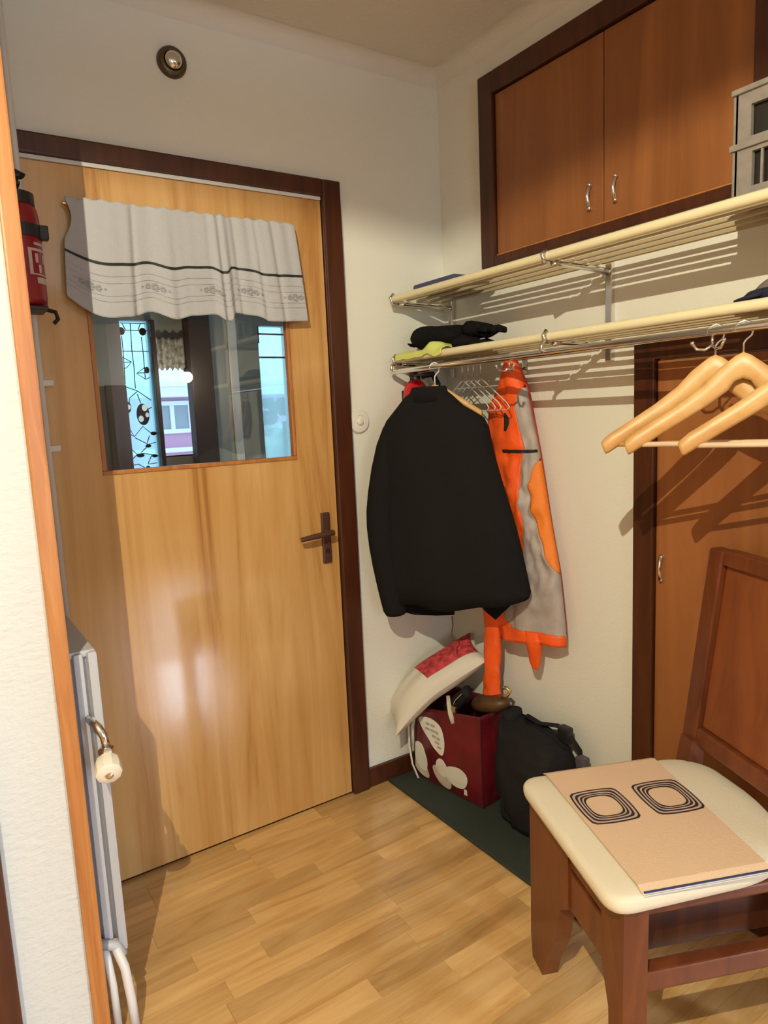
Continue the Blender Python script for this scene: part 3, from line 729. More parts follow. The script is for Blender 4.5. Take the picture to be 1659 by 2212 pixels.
def glove(dx, dz, sc, ang):
    b = MB(); 
    R = []
    for k in range(8):
        t = k/7; y = -.315-.075*t; wx = .040*(1-.15*t)*sc; hz_ = .026*(1-.25*t)*sc
        R.append([Vector((-.16+dx+wx*math.cos(2*PI*q/12), y, 1.530+dz-.012*t+hz_*math.sin(2*PI*q/12)*(1+.25*nz((q*.8, t*4, dx*50))))) for q in range(12)])
    b.rings(R)
    for k, L in enumerate((.040, .055, .058, .048)):
        x = -.16+dx-.030*sc+.020*k*sc
        b.tube([(x, -.385, 1.518+dz), (x-.003, -.385-L*.5, 1.522+dz), (x-.006+.002*k, -.385-L, 1.514+dz)], [.010*sc, .0095*sc, .007*sc], 8)
    b.tube([(-.16+dx+.036*sc, -.345, 1.525+dz), (-.16+dx+.055*sc, -.375, 1.530+dz), (-.16+dx+.058*sc, -.40, 1.522+dz)], [.011*sc, .010*sc, .008*sc], 8)
    return b
glove(-.03, .0, 1., 0).build('glove', M['black_knit'], gl, smooth=True)
glove(.015, .042, 1.05, 0).build('glove', M['black_knit'], gl, smooth=True)
# flat cap on the lower shelf, right
cp = thing('flat_cap', 'grey flat cap with navy brim on the right end of the lower shelf', 'cap', (-.17, -1.29, 1.512))
def capf(u, t):
    a = 2*PI*u; r = math.sin(t*PI/2)
    rr = (.085+.02*math.cos(a))*r
    return (-.165+rr*1.0*math.cos(a)*.8, -1.315+rr*1.25*math.sin(a), 1.535+.035*math.cos(t*PI/2)-.012*r**4)
v, fc = grid(33, 12, capf)
solid(MB().add(v, fc).build('cap_crown', M['capgrey'], cp, smooth=True), .004)
R = []
for k in range(9):
    a = math.radians(30+120*k/8); 
    R.append([Vector((-.165+.07*math.cos(a), -1.315+.085*math.sin(a), 1.523)), Vector((-.165+.095*math.cos(a), -1.315+.135*math.sin(a), 1.516)), Vector((-.165+.095*math.cos(a), -1.315+.135*math.sin(a), 1.522)), Vector((-.165+.07*math.cos(a), -1.315+.085*math.sin(a), 1.533))])
MB().rings(R).build('brim', M['capnavy'], cp, smooth=True)
R = [[Vector((-.165+.082*q*math.cos(2*PI*k/28)*.9, -1.315+.118*q*math.sin(2*PI*k/28), z)) for k in range(28)] for q, z in ((.86, 1.513), (.98, 1.516), (1.0, 1.528), (.92, 1.536))]
MB().rings(R).build('cap_band', M['capnavy'], cp, smooth=True)
# house-shaped lantern on the upper shelf
LX0, LX1, LY0, LY1, LZ0 = -.215, -.095, -1.195, -1.375, 1.708
ln = thing('lantern', 'grey weathered wooden box lantern with dark windows on the upper shelf', 'lantern', (-.155, -1.285, LZ0))
fr = MB()
holes = [(.034, .084, .026, .090), (.104, .154, .026, .090), (.030, .084, .118, .176), (.104, .154, .118, .176)]
def lface(xa, xb):
    b = MB(); X = sorted({0, .18, .030, .034, .084, .104, .154}); Z = sorted({0, .205, .026, .090, .118, .176})
    for i in range(len(X)-1):
        for j in range(len(Z)-1):
            cx_, cz_ = (X[i]+X[i+1])/2, (Z[j]+Z[j+1])/2
            if not any(h[0] < cx_ < h[1] and h[2] < cz_ < h[3] for h in holes): b.box((xa, LY0-X[i], LZ0+Z[j]), (xb, LY0-X[i+1], LZ0+Z[j+1]))
    return b
lface(LX0, LX0+.010).build('front_wall', M['lantern'], ln); lface(LX1-.010, LX1).build('back_wall', M['lantern'], ln)
MB().box((LX0, LY0+.006, LZ0), (LX1, LY0-.006, LZ0+.205), .002).build('side_wall', M['lantern'], ln)
MB().box((LX0, LY1+.006, LZ0), (LX1, LY1-.006, LZ0+.205), .002).build('side_wall', M['lantern'], ln)
MB().box((LX0-.010, LY0+.014, LZ0), (LX1+.010, LY1-.014, LZ0+.012), .003).build('base', M['lantern'], ln)
MB().box((LX0-.006, LY0+.010, LZ0+.098), (LX0+.002, LY1-.010, LZ0+.110), .002).build('storey_band', M['lantern'], ln)
for h in holes[:2]:
    for q in (.36, .68): MB().box((LX0+.002, LY0-h[0]-(h[1]-h[0])*q-.0022, LZ0+h[2]), (LX0+.006, LY0-h[0]-(h[1]-h[0])*q+.0022, LZ0+h[3])).build('window_bar', M['lantern'], ln)
MB().box((LX0+.012, LY0-.01, LZ0+.014), (LX0+.016, LY1+.01, LZ0+.2)).build('dark_pane', M['pane_dark'], ln)
MB().box((LX0-.006, LY0+.008, LZ0+.200), (LX1+.006, LY1-.008, LZ0+.211), .003).build('lid', M['lantern'], ln)

# ------------------------------------------------------------------ wooden coat hangers on the rail
ANG = math.radians(-60)
def hanger_mesh():
    """local frame: x along the hanger, z up from the rail's underside (0 = top of the hook), y thickness"""
    b = MB(); R = []
    half = [(.212, -.236, .018), (.207, -.231, .0215), (.192, -.219, .0235), (.150, -.192, .0235), (.106, -.163, .025), (.062, -.131, .028), (.034, -.104, .033), (.014, -.084, .037)]
    path = [(-x, z, h) for x, z, h in half]+[(0, -.078, .038)]+half[::-1]
    for x, z, h in path:
        yb = -.030*(abs(x)/.2)**2
        w = .010 if abs(x) < .03 else (.0125 if abs(x) < .21 else .0105)
        ring = []
        for k in range(10):
            a = 2*PI*k/10; ca, sa = math.cos(a), math.sin(a)
            ring.append(Vector((x+(.35*h*sa*(-.8 if x < 0 else .8) if abs(x) > .03 else 0), yb+w*math.copysign(abs(ca)**.7, ca), z+h*.95*math.copysign(abs(sa)**.8, sa)*.72)))
        R.append(ring)
    return b.rings(R)
def hook_pts():
    P = [(0, 0, -.060), (0, 0, -.034)]
    for k in range(11):
        a = -PI/2+.35+k*(PI*1.32)/10
        P.append((.0125*math.sin(a+.6)*1.+.0, 0, -.018+.0155*math.cos(a+.6)*1.))
    return P
def hanger(loc, rotz, label, bar=True, barmat='whitewood', group=None):
    t = thing('coat_hanger', label, 'hanger', loc, rotz, group)
    hanger_mesh().build('hanger_body', M['hangerwood'], t, smooth=True, world=False)
    hk = MB(); P = [(0, 0, -.062), (0, 0, -.036), (.004, 0, -.030), (.0135, 0, -.022), (.0165, 0, -.010), (.012, 0, .002), (.0, 0, .007), (-.012, 0, .002), (-.0165, 0, -.010)]
    hk.tube(P, .0021, 8); hk.build('hook', M['chrome'], t, smooth=True, world=False)
    if bar: MB().tube([(-.196, -.028, -.228), (.196, -.028, -.228)], .0055, 10).build('trouser_bar', M[barmat], t, smooth=True, world=False)
    return t
RT = RZ+.006
hanger((RX, -1.192, RT), ANG-.02, 'rearmost pale wooden hanger hanging before the dark closet frame', True, 'hangerwood', 'wooden coat hangers on the rail')
hanger((RX, -1.250, RT), ANG-.02, 'middle pale wooden hanger, broad and seen whole, on the rail', True, 'whitewood', 'wooden coat hangers on the rail')
hanger((RX, -1.375, RT), ANG-.05, 'nearest pale wooden hanger with whitish bar at the right picture edge', True, 'whitewood', 'wooden coat hangers on the rail')
# bunch of wire hangers
def wire_hanger(y, rz, dz, label):
    t = thing('wire_hanger', label, 'hanger', (-.100, y, 1.5065), rz, 'wire hangers beside the orange coat')
    b = MB(); hk = [(0, 0, -.085), (0, 0, -.036), (.004, 0, -.030), (.0135, 0, -.022), (.0165, 0, -.010), (.012, 0, .002), (.0, 0, .007), (-.012, 0, .002), (-.0165, 0, -.010)]
    b.tube(hk, .0018, 6); b.build('hook', M['chrome'], t, smooth=True, world=False)
    b = MB(); b.tube([(0, 0, -.085), (.03, 0, -.097), (.17, 0, -.165), (.185, 0, -.178), (.17, 0, -.186), (-.17, 0, -.186), (-.185, 0, -.178), (-.17, 0, -.165), (-.03, 0, -.097), (0, 0, -.085)], .0018, 6)
    b.build('wire_frame', M['offwhite'], t, smooth=True, world=False)
for k, y in enumerate((-.210, -.240, -.265, -.300)):
    wire_hanger(y, math.radians(75), 0, 'thin wire hanger in the bunch under the shelf between black jacket and orange coat')

# ------------------------------------------------------------------ black jacket on its hanger
JX, JY = -.28, -.27
jh = thing('jacket_hanger', 'pale wooden hanger inside the black jacket, hooked on the rail', 'hanger', (JX+.018, JY, RT), ANG)
R = []
for x, z, h in ((-.15, -.155, .012), (-.09, -.118, .014), (-.04, -.088, .017), (0, -.075, .02), (.04, -.088, .017), (.09, -.118, .014), (.15, -.155, .012)):
    R.append([Vector((x, .009*math.cos(2*PI*k/10), z+h*.8*math.sin(2*PI*k/10))) for k in range(10)])
MB().rings(R).build('hanger_body', M['hangerwood'], jh, smooth=True, world=False)
hk = MB().tube([(0, 0, -.062), (0, 0, -.036), (.004, 0, -.030), (.0135, 0, -.022), (.0165, 0, -.010), (.012, 0, .002), (.0, 0, .007), (-.012, 0, .002), (-.0165, 0, -.010)], .0021, 8); hk.build('hook', M['white'], jh, smooth=True, world=False)
jk = thing('jacket', 'black wool jacket seen from behind on a hanger beside the corner', 'jacket', (JX, JY, .65), ANG)
def L(p): return (p[0], p[1], p[2]-.65)
ROWS = [(1.388, -.058, .048, .022), (1.372, -.085, .068, .030), (1.338, -.116, .104, .042), (1.300, -.152, .168, .050), (1.270, -.168, .182, .056), (1.20, -.178, .194, .060), (1.09, -.184, .224, .063), (.98, -.182, .257, .066), (.855, -.176, .284, .066), (.765, -.170, .302, .062), (.716, -.166, .296, .058)]
def jring(z, row, n=40):
    _, a, b, t = row; c = (a+b)/2; hw = (b-a)/2; ring = []
    for k in range(n):
        q = 2*PI*k/n; ca, sa = math.cos(q), math.sin(q)
        x = c+hw*math.copysign(abs(ca)**.8, ca); low = max(0, (1.3-z)/.6)
        yy = t*math.copysign(abs(sa)**.85, sa)+low*.012*math.sin(x*34+1.3*z*4)*abs(sa)+.010*nz((x*6, z*5, 1 if sa > 0 else 5))*low
        zz = z
        ring.append(Vector(L((x, yy, zz))))
    return ring
zsr = [1.388, 1.372, 1.338, 1.30, 1.27, 1.2, 1.12, 1.04, .96, .88, .82, .765]
R = [jring(z, lerp_rows(ROWS, z)) for z in zsr]
last = []
for p in jring(.716, lerp_rows(ROWS, .716)):
    last.append(Vector((p.x, p.y, .706-.65+.045*max(0, (p.x-.10)/.2)-.004*math.sin(p.x*30))))
R.append(last)
bd = MB().rings(R, cap=False).build('jacket_body', M['black_wool'], jk, smooth=True, world=False); solid(bd, .004)
sl = MB().tube([L((-.118, 0, 1.315)), L((-.150, -.006, 1.235)), L((-.178, -.02, 1.05)), L((-.186, -.022, .965)), L((-.172, -.02, .83)), L((-.150, -.015, .70)), L((-.146, -.012, .652))], [.022, .040, .046, .046, .044, .040, .038], 16, flat=1.1)
sub(sl.build('sleeve', M['black_wool'], jk, smooth=True, world=False))
sl = MB().tube([L((.130, .0, 1.305)), L((.160, .008, 1.20)), L((.185, .012, 1.05)), L((.210, .014, .93)), L((.230, .014, .80)), L((.236, .014, .74))], [.036, .044, .046, .046, .044, .042], 16, flat=.8)
sub(sl.build('sleeve', M['black_wool'], jk, smooth=True, world=False))
cr = MB(); R = []
for k in range(17):
    a = PI*(1.0+k/16.*1.0); 
    c = Vector((-.005+.056*math.cos(a), .022*math.sin(a), 0))
    R.append([Vector(L((c.x*.95, c.y, 1.402))), Vector(L((c.x*1.04, c.y*1.15, 1.399))), Vector(L((c.x*1.3, c.y*1.75-.004, 1.355))), Vector(L((c.x*1.1, c.y*1.2, 1.36)))])
cr.rings(R).build('collar', M['black_wool'], jk, smooth=True, world=False)
def flap(poly, yv): return MB().prism(poly, yv-.004, yv+.004, lambda a, b, h: L((a, h+.008*math.sin(a*30), b)))
flap([(-.165, .80), (-.160, .655), (-.10, .650), (-.02, .656), (.036, .660), (.042, .80)], .042).build('front_panel', M['black_wool'], jk, world=False)
flap([(.112, .80), (.118, .715), (.150, .684), (.181, .660), (.225, .705), (.27, .752), (.285, .80)], .046).build('front_panel', M['black_wool'], jk, world=False)
MB().tube([L((.036, .03, .66)), L((.038, .03, .63)), L((.032, .03, .60)), L((.036, .03, .575))], .0022, 6).build('loose_thread', M['leather'], jk, world=False)

# ------------------------------------------------------------------ orange and grey work coat
wh = thing('wall_hook', 'small chrome coat hook on the wall holding the orange coat', 'hook', (0, -.40, 1.462))
MB().box((-.004, -.412, 1.43), (0, -.388, 1.475), .0015).build('hook_plate', M['chrome'], wh)
MB().tube([(-.003, -.40, 1.447), (-.04, -.402, 1.437), (-.072, -.404, 1.446), (-.082, -.405, 1.462)], .0045, 8).build('hook_arm', M['chrome'], wh, smooth=True)
ct = thing('work_coat', 'orange and grey reflective work coat hanging against the wall', 'coat', (-.07, -.43, .6))
CR = [(1.474, .398, .432, .016), (1.44, .380, .445, .026), (1.40, .352, .455, .034), (1.331, .300, .472, .040), (1.2, .278, .506, .042), (1.1, .274, .528, .042), (1.0, .268, .548, .042), (.84, .262, .584, .042), (.70, .262, .602, .044), (.60, .270, .612, .044)]
def coat(f, z, back=False):
    _, pl_, pr_, t = lerp_rows(CR, z)
    f2 = min(max(f, 0), 1); p = pl_+(pr_-pl_)*f2
    prof = max(0., 1-(2*f2-1)**2)**.45
    crz = .5+1.2*math.exp(-((z-1.05)/.13)**2)+.9*math.exp(-((z-.80)/.10)**2)
    crum = (.012*nz((p*16, z*9, 3))+.011*crz*nz((p*34, z*20, 7))+.005*crz*nz((p*70, z*36, 1)))*prof
    x = -.055 - (t*prof)+crum*(1 if not back else 0) if not back else -.055+(t*.9*prof)
    top = max(0, (z-1.38)/.09)
    if z < .68: z -= .045*max(0, 1-1.25*f2)*(.68-z)/.08
    return (min(x-.022*top, -.004), -p, z)
def fb1(z): return lerp_rows([(1.39, 1.0), (1.37, .90), (1.33, .80), (1.2, .86), (1.16, .78), (1.1, .72), (.95, .72), (.84, .62), (.75, .45), (.66, .34), (.62, .50)], z)[1]
def fb2(z): return lerp_rows([(1.165, 1.0), (1.14, .93), (1.09, .84), (1.0, .84), (.93, .90), (.86, .93), (.825, 1.0)], z)[1]
def coat_part(fa, fz, z0_, z1_, nu, nv, name, mt, dx=0., parent=ct):
    v = []
    for j in range(nv):
        z = z0_+(z1_-z0_)*j/(nv-1); a_, b_ = fa(z), fz(z)
        for i in range(nu):
            q = coat(a_+(b_-a_)*i/(nu-1), z); v.append((q[0]-dx, q[1], q[2]))
    f = [(j*nu+i, j*nu+i+1, (j+1)*nu+i+1, (j+1)*nu+i) for j in range(nv-1) for i in range(nu-1)]
    o = MB().add(v, f).build(name, mt, parent, smooth=True); solid(o, .003); return o
coat_part(lambda z: 0., fb1, 1.474, .63, 20, 90, 'orange_panel', M['orange'])
coat_part(fb1, fb2, 1.385, .625, 18, 90, 'grey_panel', M['grey'])
coat_part(fb2, lambda z: 1.0001, 1.163, .826, 6, 34, 'quilted_panel', M['orange2'])
coat_part(lambda z: .52, lambda z: .999, 1.197, 1.188, 18, 3, 'black_piping', M['ribbon'], .004)
coat_part(lambda z: .30, lambda z: 1.0, .636, .600, 16, 5, 'hem_band', M['orange'], .003)
coat_part(lambda z: .02, lambda z: .50, .74, .602, 10, 12, 'lining', M['redlining'], -.004)
coat_part(lambda z: .60-(1.33-z)*.6, lambda z: .63-(1.33-z)*.6+.06*math.sin((z-1.255)/.055*PI), 1.31, 1.255, 5, 10, 'pocket_slit', M['ribbon'], .0035)
v = []; nu, nv = 16, 40
for j in range(nv):
    for i in range(nu): v.append(coat(i/(nu-1), 1.470+(.64-1.470)*j/(nv-1), True))
solid(MB().add(v, [(j*nu+i, j*nu+i+1, (j+1)*nu+i+1, (j+1)*nu+i) for j in range(nv-1) for i in range(nu-1)]).build('coat_back', M['redlining'], ct, smooth=True), .003)
def sleeve(pts, rs, name, seed):
    P = []; Rr = []
    for k in range(len(pts)-1):
        for q in range(6):
            t = q/6; P.append(Vector(pts[k]).lerp(Vector(pts[k+1]), t)); Rr.append(rs[k]*(1-t)+rs[k+1]*t)
    P.append(Vector(pts[-1])); Rr.append(rs[-1])
    b = MB(); R = []
    for c, r in zip(P, Rr):
        ring = []
        for q in range(20):
            a = 2*PI*q/20; n_ = nz((math.cos(a)*1.3+seed, math.sin(a)*1.3, c.z*26))+.6*nz((math.cos(a)*2.5, seed+math.sin(a)*2.5, c.z*60))
            rr = r*(1+.22*n_)
            ring.append(c+Vector((.62*rr*math.cos(a), rr*math.sin(a), .004*n_)))
        R.append(ring)
    inner = [[p.lerp(sum(R[-1], Vector())/20, .12) for p in R[-1]], [p.lerp(sum(R[-1], Vector())/20, .2)+Vector((0, 0, .02)) for p in R[-1]]]
    return b.rings(R+inner).build(name, M['orange'], ct, smooth=True)
sleeve([(-.085, -.325, .80), (-.09, -.322, .70), (-.088, -.318, .58), (-.09, -.312, .46), (-.088, -.305, .375), (-.088, -.304, .358)], [.034, .037, .036, .034, .035, .041], 'sleeve', 1.3)
sleeve([(-.085, -.50, .632), (-.092, -.506, .605), (-.085, -.506, .57), (-.08, -.502, .53), (-.078, -.50, .505)], [.036, .033, .028, .021, .012], 'sleeve', 4.7)

# ------------------------------------------------------------------ mat and the bags on it
mt = MB().box((-.342, -1.03, .0005), (-.018, -.018, .007), .002); mt.box((-.342, -1.03, .004), (-.330, -.018, .012), .002); mt.box((-.03, -1.03, .004), (-.018, -.018, .012), .002)
tag(mt.build('shoe_mat', M['mat']), 'dark green rubber shoe mat lying along the wall under the bags', 'mat')
# burgundy shopper: front-left face from A (far) to B (near corner), right face from B to C
TA, TB, TCn = Vector((-.238, -.045, 0)), Vector((-.196, -.370, 0)), Vector((-.036, -.352, 0))
TD = Vector((-.045, -.05, 0))
tb = thing('tote_bag', 'burgundy shopping bag with white print standing on the shoe mat', 'bag', (-.13, -.21, .008))
def tote_top(k): return (.27, .325, .325, .30)[k]
def tote(u, h):
    """u 0..1 along A-B (print face), 1..2 along B-C, 2..3 C-D, 3..4 D-A ; h 0..1 up"""
    P = [TA, TB, TCn, TD]; k = int(u) % 4; t = u-int(u)
    a, b = P[k], P[(k+1) % 4]; p = a.lerp(b, t); d = (b-a).normalized(); n = Vector((d.y, -d.x, 0))
    bul = .018*math.sin(PI*t)*math.sin(PI*min(1, h*1.1))+.006*nz((u*5, h*6, 3))*math.sin(PI*t)
    c = (TA+TB+TCn+TD)/4
    top = (1-t)*tote_top(k)+t*tote_top((k+1) % 4)
    q = p+n*bul; q = q.lerp(c, .06*h)
    return Vector((q.x, q.y, .012+(top-.012)*h))
nu, nv = 81, 18
v = [tote(4*i/(nu-1) % 4, j/(nv-1)) for j in range(nv) for i in range(nu)]
f = [(j*nu+i, j*nu+i+1, (j+1)*nu+i+1, (j+1)*nu+i) for j in range(nv-1) for i in range(nu-1)]+[tuple(range(nu-1))]
solid(MB().add(v, f).build('bag_body', M['burgundy'], tb, smooth=True, auto=1.0), .003)
def tote_n(u, h, d):
    p = tote(u, h); a = tote(max(u-.02, .0), h); b = tote(min(u+.02, .999), h); e = tote(u, min(h+.03, 1)); f_ = tote(u, max(h-.03, 0))
    n = (b-a).cross(e-f_).normalized()
    if n.x > 0: n = -n
    return p+n*d
def patch(polys, mt_, name, d=.0035):
    b = MB()
    for pts in polys:
        n = len(pts); c = (sum(p[0] for p in pts)/n, sum(p[1] for p in pts)/n)
        rings_ = [[(c[0]+(p[0]-c[0])*s_, c[1]+(p[1]-c[1])*s_) for p in pts] for s_ in (1, .66, .33)]
        o = len(b.v)
        for r_ in rings_: b.v += [tuple(tote_n(min(max(q[0], .01), .99), q[1], d)) for q in r_]
        b.v.append(tuple(tote_n(c[0], c[1], d)))
        for k in range(2):
            for i in range(n): b.f.append((o+k*n+i, o+k*n+(i+1) % n, o+(k+1)*n+(i+1) % n, o+(k+1)*n+i))
        for i in range(n): b.f.append((o+2*n+i, o+2*n+(i+1) % n, o+3*n))
    return solid(b.build(name, mt_, tb), .0008)
def smoothpoly(p, it=2):
    for _ in range(it):
        q = []
        for i in range(len(p)):
            a, b = p[i], p[(i+1) % len(p)]
            q += [(a[0]*.75+b[0]*.25, a[1]*.75+b[1]*.25), (a[0]*.25+b[0]*.75, a[1]*.25+b[1]*.75)]
        p = q
    return p
PRINT = {}
TOTE_WHITE = [[(.12, .88), (.30, .90), (.48, .84), (.56, .70), (.55, .48), (.40, .58), (.22, .74)],
              [(.06, .50), (.18, .53), (.27, .42), (.28, .20), (.20, .16), (.08, .26)],
              [(.62, .38), (.80, .40), (.88, .30), (.82, .16), (.66, .15), (.58, .27)],
              [(.47, .42), (.56, .44), (.62, .34), (.58, .22), (.50, .22), (.44, .30)],
              [(.76, .055), (.80, .055), (.80, .125), (.76, .125)]]
TOTE_BEIGE = [[(.04, .26), (.16, .20), (.26, .22), (.30, .04), (.20, .03), (.06, .12)], [(.36, .24), (.48, .30), (.60, .24), (.64, .12), (.60, .02), (.48, .05)]]
def tx(p, k=1.12, du=-.06, dh=-.035):
    cu, ch = sum(q[0] for q in p)/len(p), sum(q[1] for q in p)/len(p)
    return [(cu+(q[0]-cu)*k+du, ch+(q[1]-ch)*k+dh) for q in p]
patch([smoothpoly(tx(p)) for p in TOTE_WHITE[:4]]+[TOTE_WHITE[4]], M['print_white'], 'white_print')
patch([smoothpoly(tx(p, 1.1, -.06, 0)) for p in TOTE_BEIGE], M['print_beige'], 'beige_print', .0028)
lt = []
for (a, b, h) in ((.26, .32, .835), (.34, .41, .825), (.26, .33, .775), (.35, .42, .765), (.43, .48, .755), (.38, .44, .70), (.46, .51, .69), (.43, .50, .63), (.47, .53, .58)):
    lt.append([(a-.06, h-.047), (b-.06, h-.055), (b-.06, h-.029), (a-.06, h-.021)])
patch(lt, M['print_grey'], 'print_lettering', .005)
# dark seam at the near corner and handle strap
MB().tube([tote(1.0, h/10.)+Vector((-.003, -.003, 0)) for h in range(11)], .0022, 6).build('corner_piping', plain('dark_burgundy', lin((70, 14, 18)), .5), tb)
# pillow on top of the shopper
pw = thing('pillow', 'off-white pillow with red patterned panel lying on the burgundy bag', 'pillow', (-.12, -.11, .34))
PC = Vector((-.190, -.122, .392))
eu = Vector((.24, -.15, .18)).normalized(); ew = Vector((.35, .75, .25)); ew = (ew-eu*ew.dot(eu)).normalized(); en = eu.cross(ew)
if en.z < 0: en = -en
def pil(u, v_, s):
    a = 2*u-1; b = 2*v_-1
    th = .050*(max(0, 1-a*a)**.34)*(max(0, 1-b*b)**.36)*(1+.12*nz((u*4, v_*4, s)))
    pin = 1-.07*(1-abs(a))*0
    edge = 1+.10*(a*a*b*b)
    p = PC+eu*(.180*a*edge)+ew*(.078*b*edge)+en*(s*th)-Vector((0, 0, .05*max(0, -a)**2))
    return p
nu = 22
def pil_part(u0, u1, v0, v1, s, name, mt_, nn=18):
    v = [pil(u0+(u1-u0)*i/(nn-1), v0+(v1-v0)*j/(nn-1), s) for j in range(nn) for i in range(nn)]
    return MB().add(v, [(j*nn+i, j*nn+i+1, (j+1)*nn+i+1, (j+1)*nn+i) for j in range(nn-1) for i in range(nn-1)])
b = pil_part(0, 1, 0, 1, 1, '', None, 24); b2 = pil_part(0, 1, 0, 1, -1, '', None, 24); b.add(b2.v, b2.f)
b.build('pillow_cover', M['pillow'], pw, smooth=True)
b = MB(); nn = 18
v = []
for j in range(nn):
    for i in range(nn):
        vv = .02+.74*j/(nn-1); ua = .36+.12*vv; q = pil(ua+(.985-ua)*i/(nn-1), 1-vv, 1)+en*.0025; v.append(q)
b.add(v, [(j*nn+i, j*nn+i+1, (j+1)*nn+i+1, (j+1)*nn+i) for j in range(nn-1) for i in range(nn-1)])
solid(b.build('red_panel', M['pillow_red'], pw, smooth=True), .001)
# umbrella, leather pouch and strap poking out of the shopper
um = thing('folding_umbrella', 'black folding umbrella sticking out of the burgundy bag', 'umbrella', (-.14, -.24, .30))
R = []
for k in range(9):
    t = k/8; c = Vector((-.165, -.17-.10*t, .275+.105*t)); r = .030*(1-.35*t)
    R.append([c+Vector((math.cos(2*PI*q/16)*r*(1+.18*math.cos(q*PI/1.0)), .6*math.sin(2*PI*q/16)*r, .8*math.sin(2*PI*q/16)*r)) for q in range(16)])
MB().rings(R).build('canopy', M['black_nylon'], um, smooth=True)
rb = MB()
for q in range(4): rb.tube([(-.19+.006*q, -.205-.008*q, .295), (-.196+.012*q, -.24, .345+.006*q), (-.19+.012*q, -.268, .375)], .0022, 6)
rb.build('rib', M['chrome'], um)
stp = MB().tube([(-.192, -.195, .345), (-.205, -.215, .325), (-.215, -.235, .30), (-.212, -.245, .268)], [.007, .008, .009, .009], 8, flat=.35); stp.build('wrist_strap', M['print_beige'], um, smooth=True)
MB().box((-.218, -.262, .312), (-.206, -.242, .330), .003).build('buckle', M['brass'], um)
lp = thing('leather_pouch', 'brown leather pouch with brassy clasp on top of the burgundy bag', 'pouch', (-.10, -.30, .325))
R = []
for k in range(13):
    a = PI*k/12
    c = Vector((-.105, -.315, .345)); rr = .078*math.sin(a)**.6+.002; zz = -.010-.030*math.cos(a)
    R.append([c+Vector((.6*rr*math.cos(2*PI*q/20), 1.05*rr*math.sin(2*PI*q/20), zz-.28*rr*math.sin(2*PI*q/20))) for q in range(20)])
MB().rings(R).build('pouch_body', M['leather'], lp, smooth=True)
MB().tube([(-.11, -.375, .375), (-.10, -.395, .388), (-.095, -.402, .402), (-.10, -.392, .412), (-.105, -.378, .410)], .006, 8).build('clasp', M['brass'], lp, smooth=True)
ws = thing('white_strap', 'thin white strap hanging down beside the burgundy bag near the corner', 'strap', (-.26, -.03, .01))
MB().tube([(-.232, -.030, .262), (-.250, -.032, .20), (-.254, -.035, .12), (-.252, -.048, .05), (-.254, -.085, .012)], .0055, 8, flat=.5).build('strap_band', M['white'], ws, smooth=True)
MB().tube([(-.236, -.060, .262), (-.253, -.060, .20), (-.257, -.062, .13)], .0075, 8, flat=.4).build('strap_end', M['white'], ws, smooth=True)
# black rucksack
rs = thing('rucksack', 'black nylon rucksack slumped on the shoe mat between burgundy bag and chair', 'bag', (-.13, -.56, .008))
R = []
RS = [(.322, -.400, -.50, .045), (.312, -.395, -.585, .060), (.292, -.395, -.640, .074), (.255, -.398, -.655, .086), (.22, -.400, -.660, .095), (.14, -.405, -.672, .100), (.06, -.415, -.675, .098), (.010, -.435, -.665, .085)]
for k in range(26):
    z = .010+.312*k/25; _, ya, yb, hw = lerp_rows(RS, z)
    cy_ = (ya+yb)/2; hy = (ya-yb)/2; ring = []
    for q in range(48):
        a = 2*PI*q/48; ca, sa = math.cos(a), math.sin(a)
        n_ = .11*nz((ca*2.2, sa*2.2, z*9))+.07*nz((ca*5, sa*5, z*24+3))+.04*nz((ca*11, sa*11, z*50))
        kk = 1+n_
        ring.append(Vector((min(-.112+hw*kk*math.copysign(abs(ca)**.75, ca), -.008), cy_+hy*kk*math.copysign(abs(sa)**.75, sa), z+(.030*nz((ca*2.6, sa*2.6, 3))*(z/.32)**2))))
    R.append(ring)
MB().rings(R).build('main_compartment', M['black_nylon'], rs, smooth=True)
MB().box((-.205, -.655, .03), (-.190, -.46, .17), .012).build('front_pocket', M['black_nylon'], rs)
R = []
for k in range(7):
    t = k/6; R.append([Vector((-.10+.05*math.cos(2*PI*q/14)*(1-.3*t), -.415+.035*math.sin(2*PI*q/14)*(1-.2*t), .27+.075*t+.006*nz((q, t*3, 0)))) for q in range(14)])
MB().rings(R).build('rolled_top', M['black_nylon'], rs, smooth=True)
for pts in ([(-.08, -.46, .335), (-.07, -.51, .322), (-.06, -.57, .335), (-.05, -.60, .330)], [(-.06, -.62, .325), (-.05, -.655, .28), (-.055, -.672, .21)]):
    MB().tube(pts, .012, 8, flat=.4).build('shoulder_strap', M['black_nylon'], rs, smooth=True)
MB().box((-.075, -.628, .292), (-.045, -.585, .345), .008).build('top_buckle', M['black'], rs)
MB().box((-.075, -.690, .235), (-.045, -.655, .272), .006).build('side_buckle', plain('grey_buckle', (.09, .08, .10), .5), rs)

# ------------------------------------------------------------------ chair
UQ = Vector((-.39, -.92, 0)).normalized(); VP_ = Vector((.92, -.39, 0)).normalized()
CA = Vector((-.543, -.899, 0))
chair = thing('dining_chair', 'red-brown wooden chair with cream seat and panelled back, turned from the closet', 'chair', tuple(CA), math.atan2(VP_.y, VP_.x))
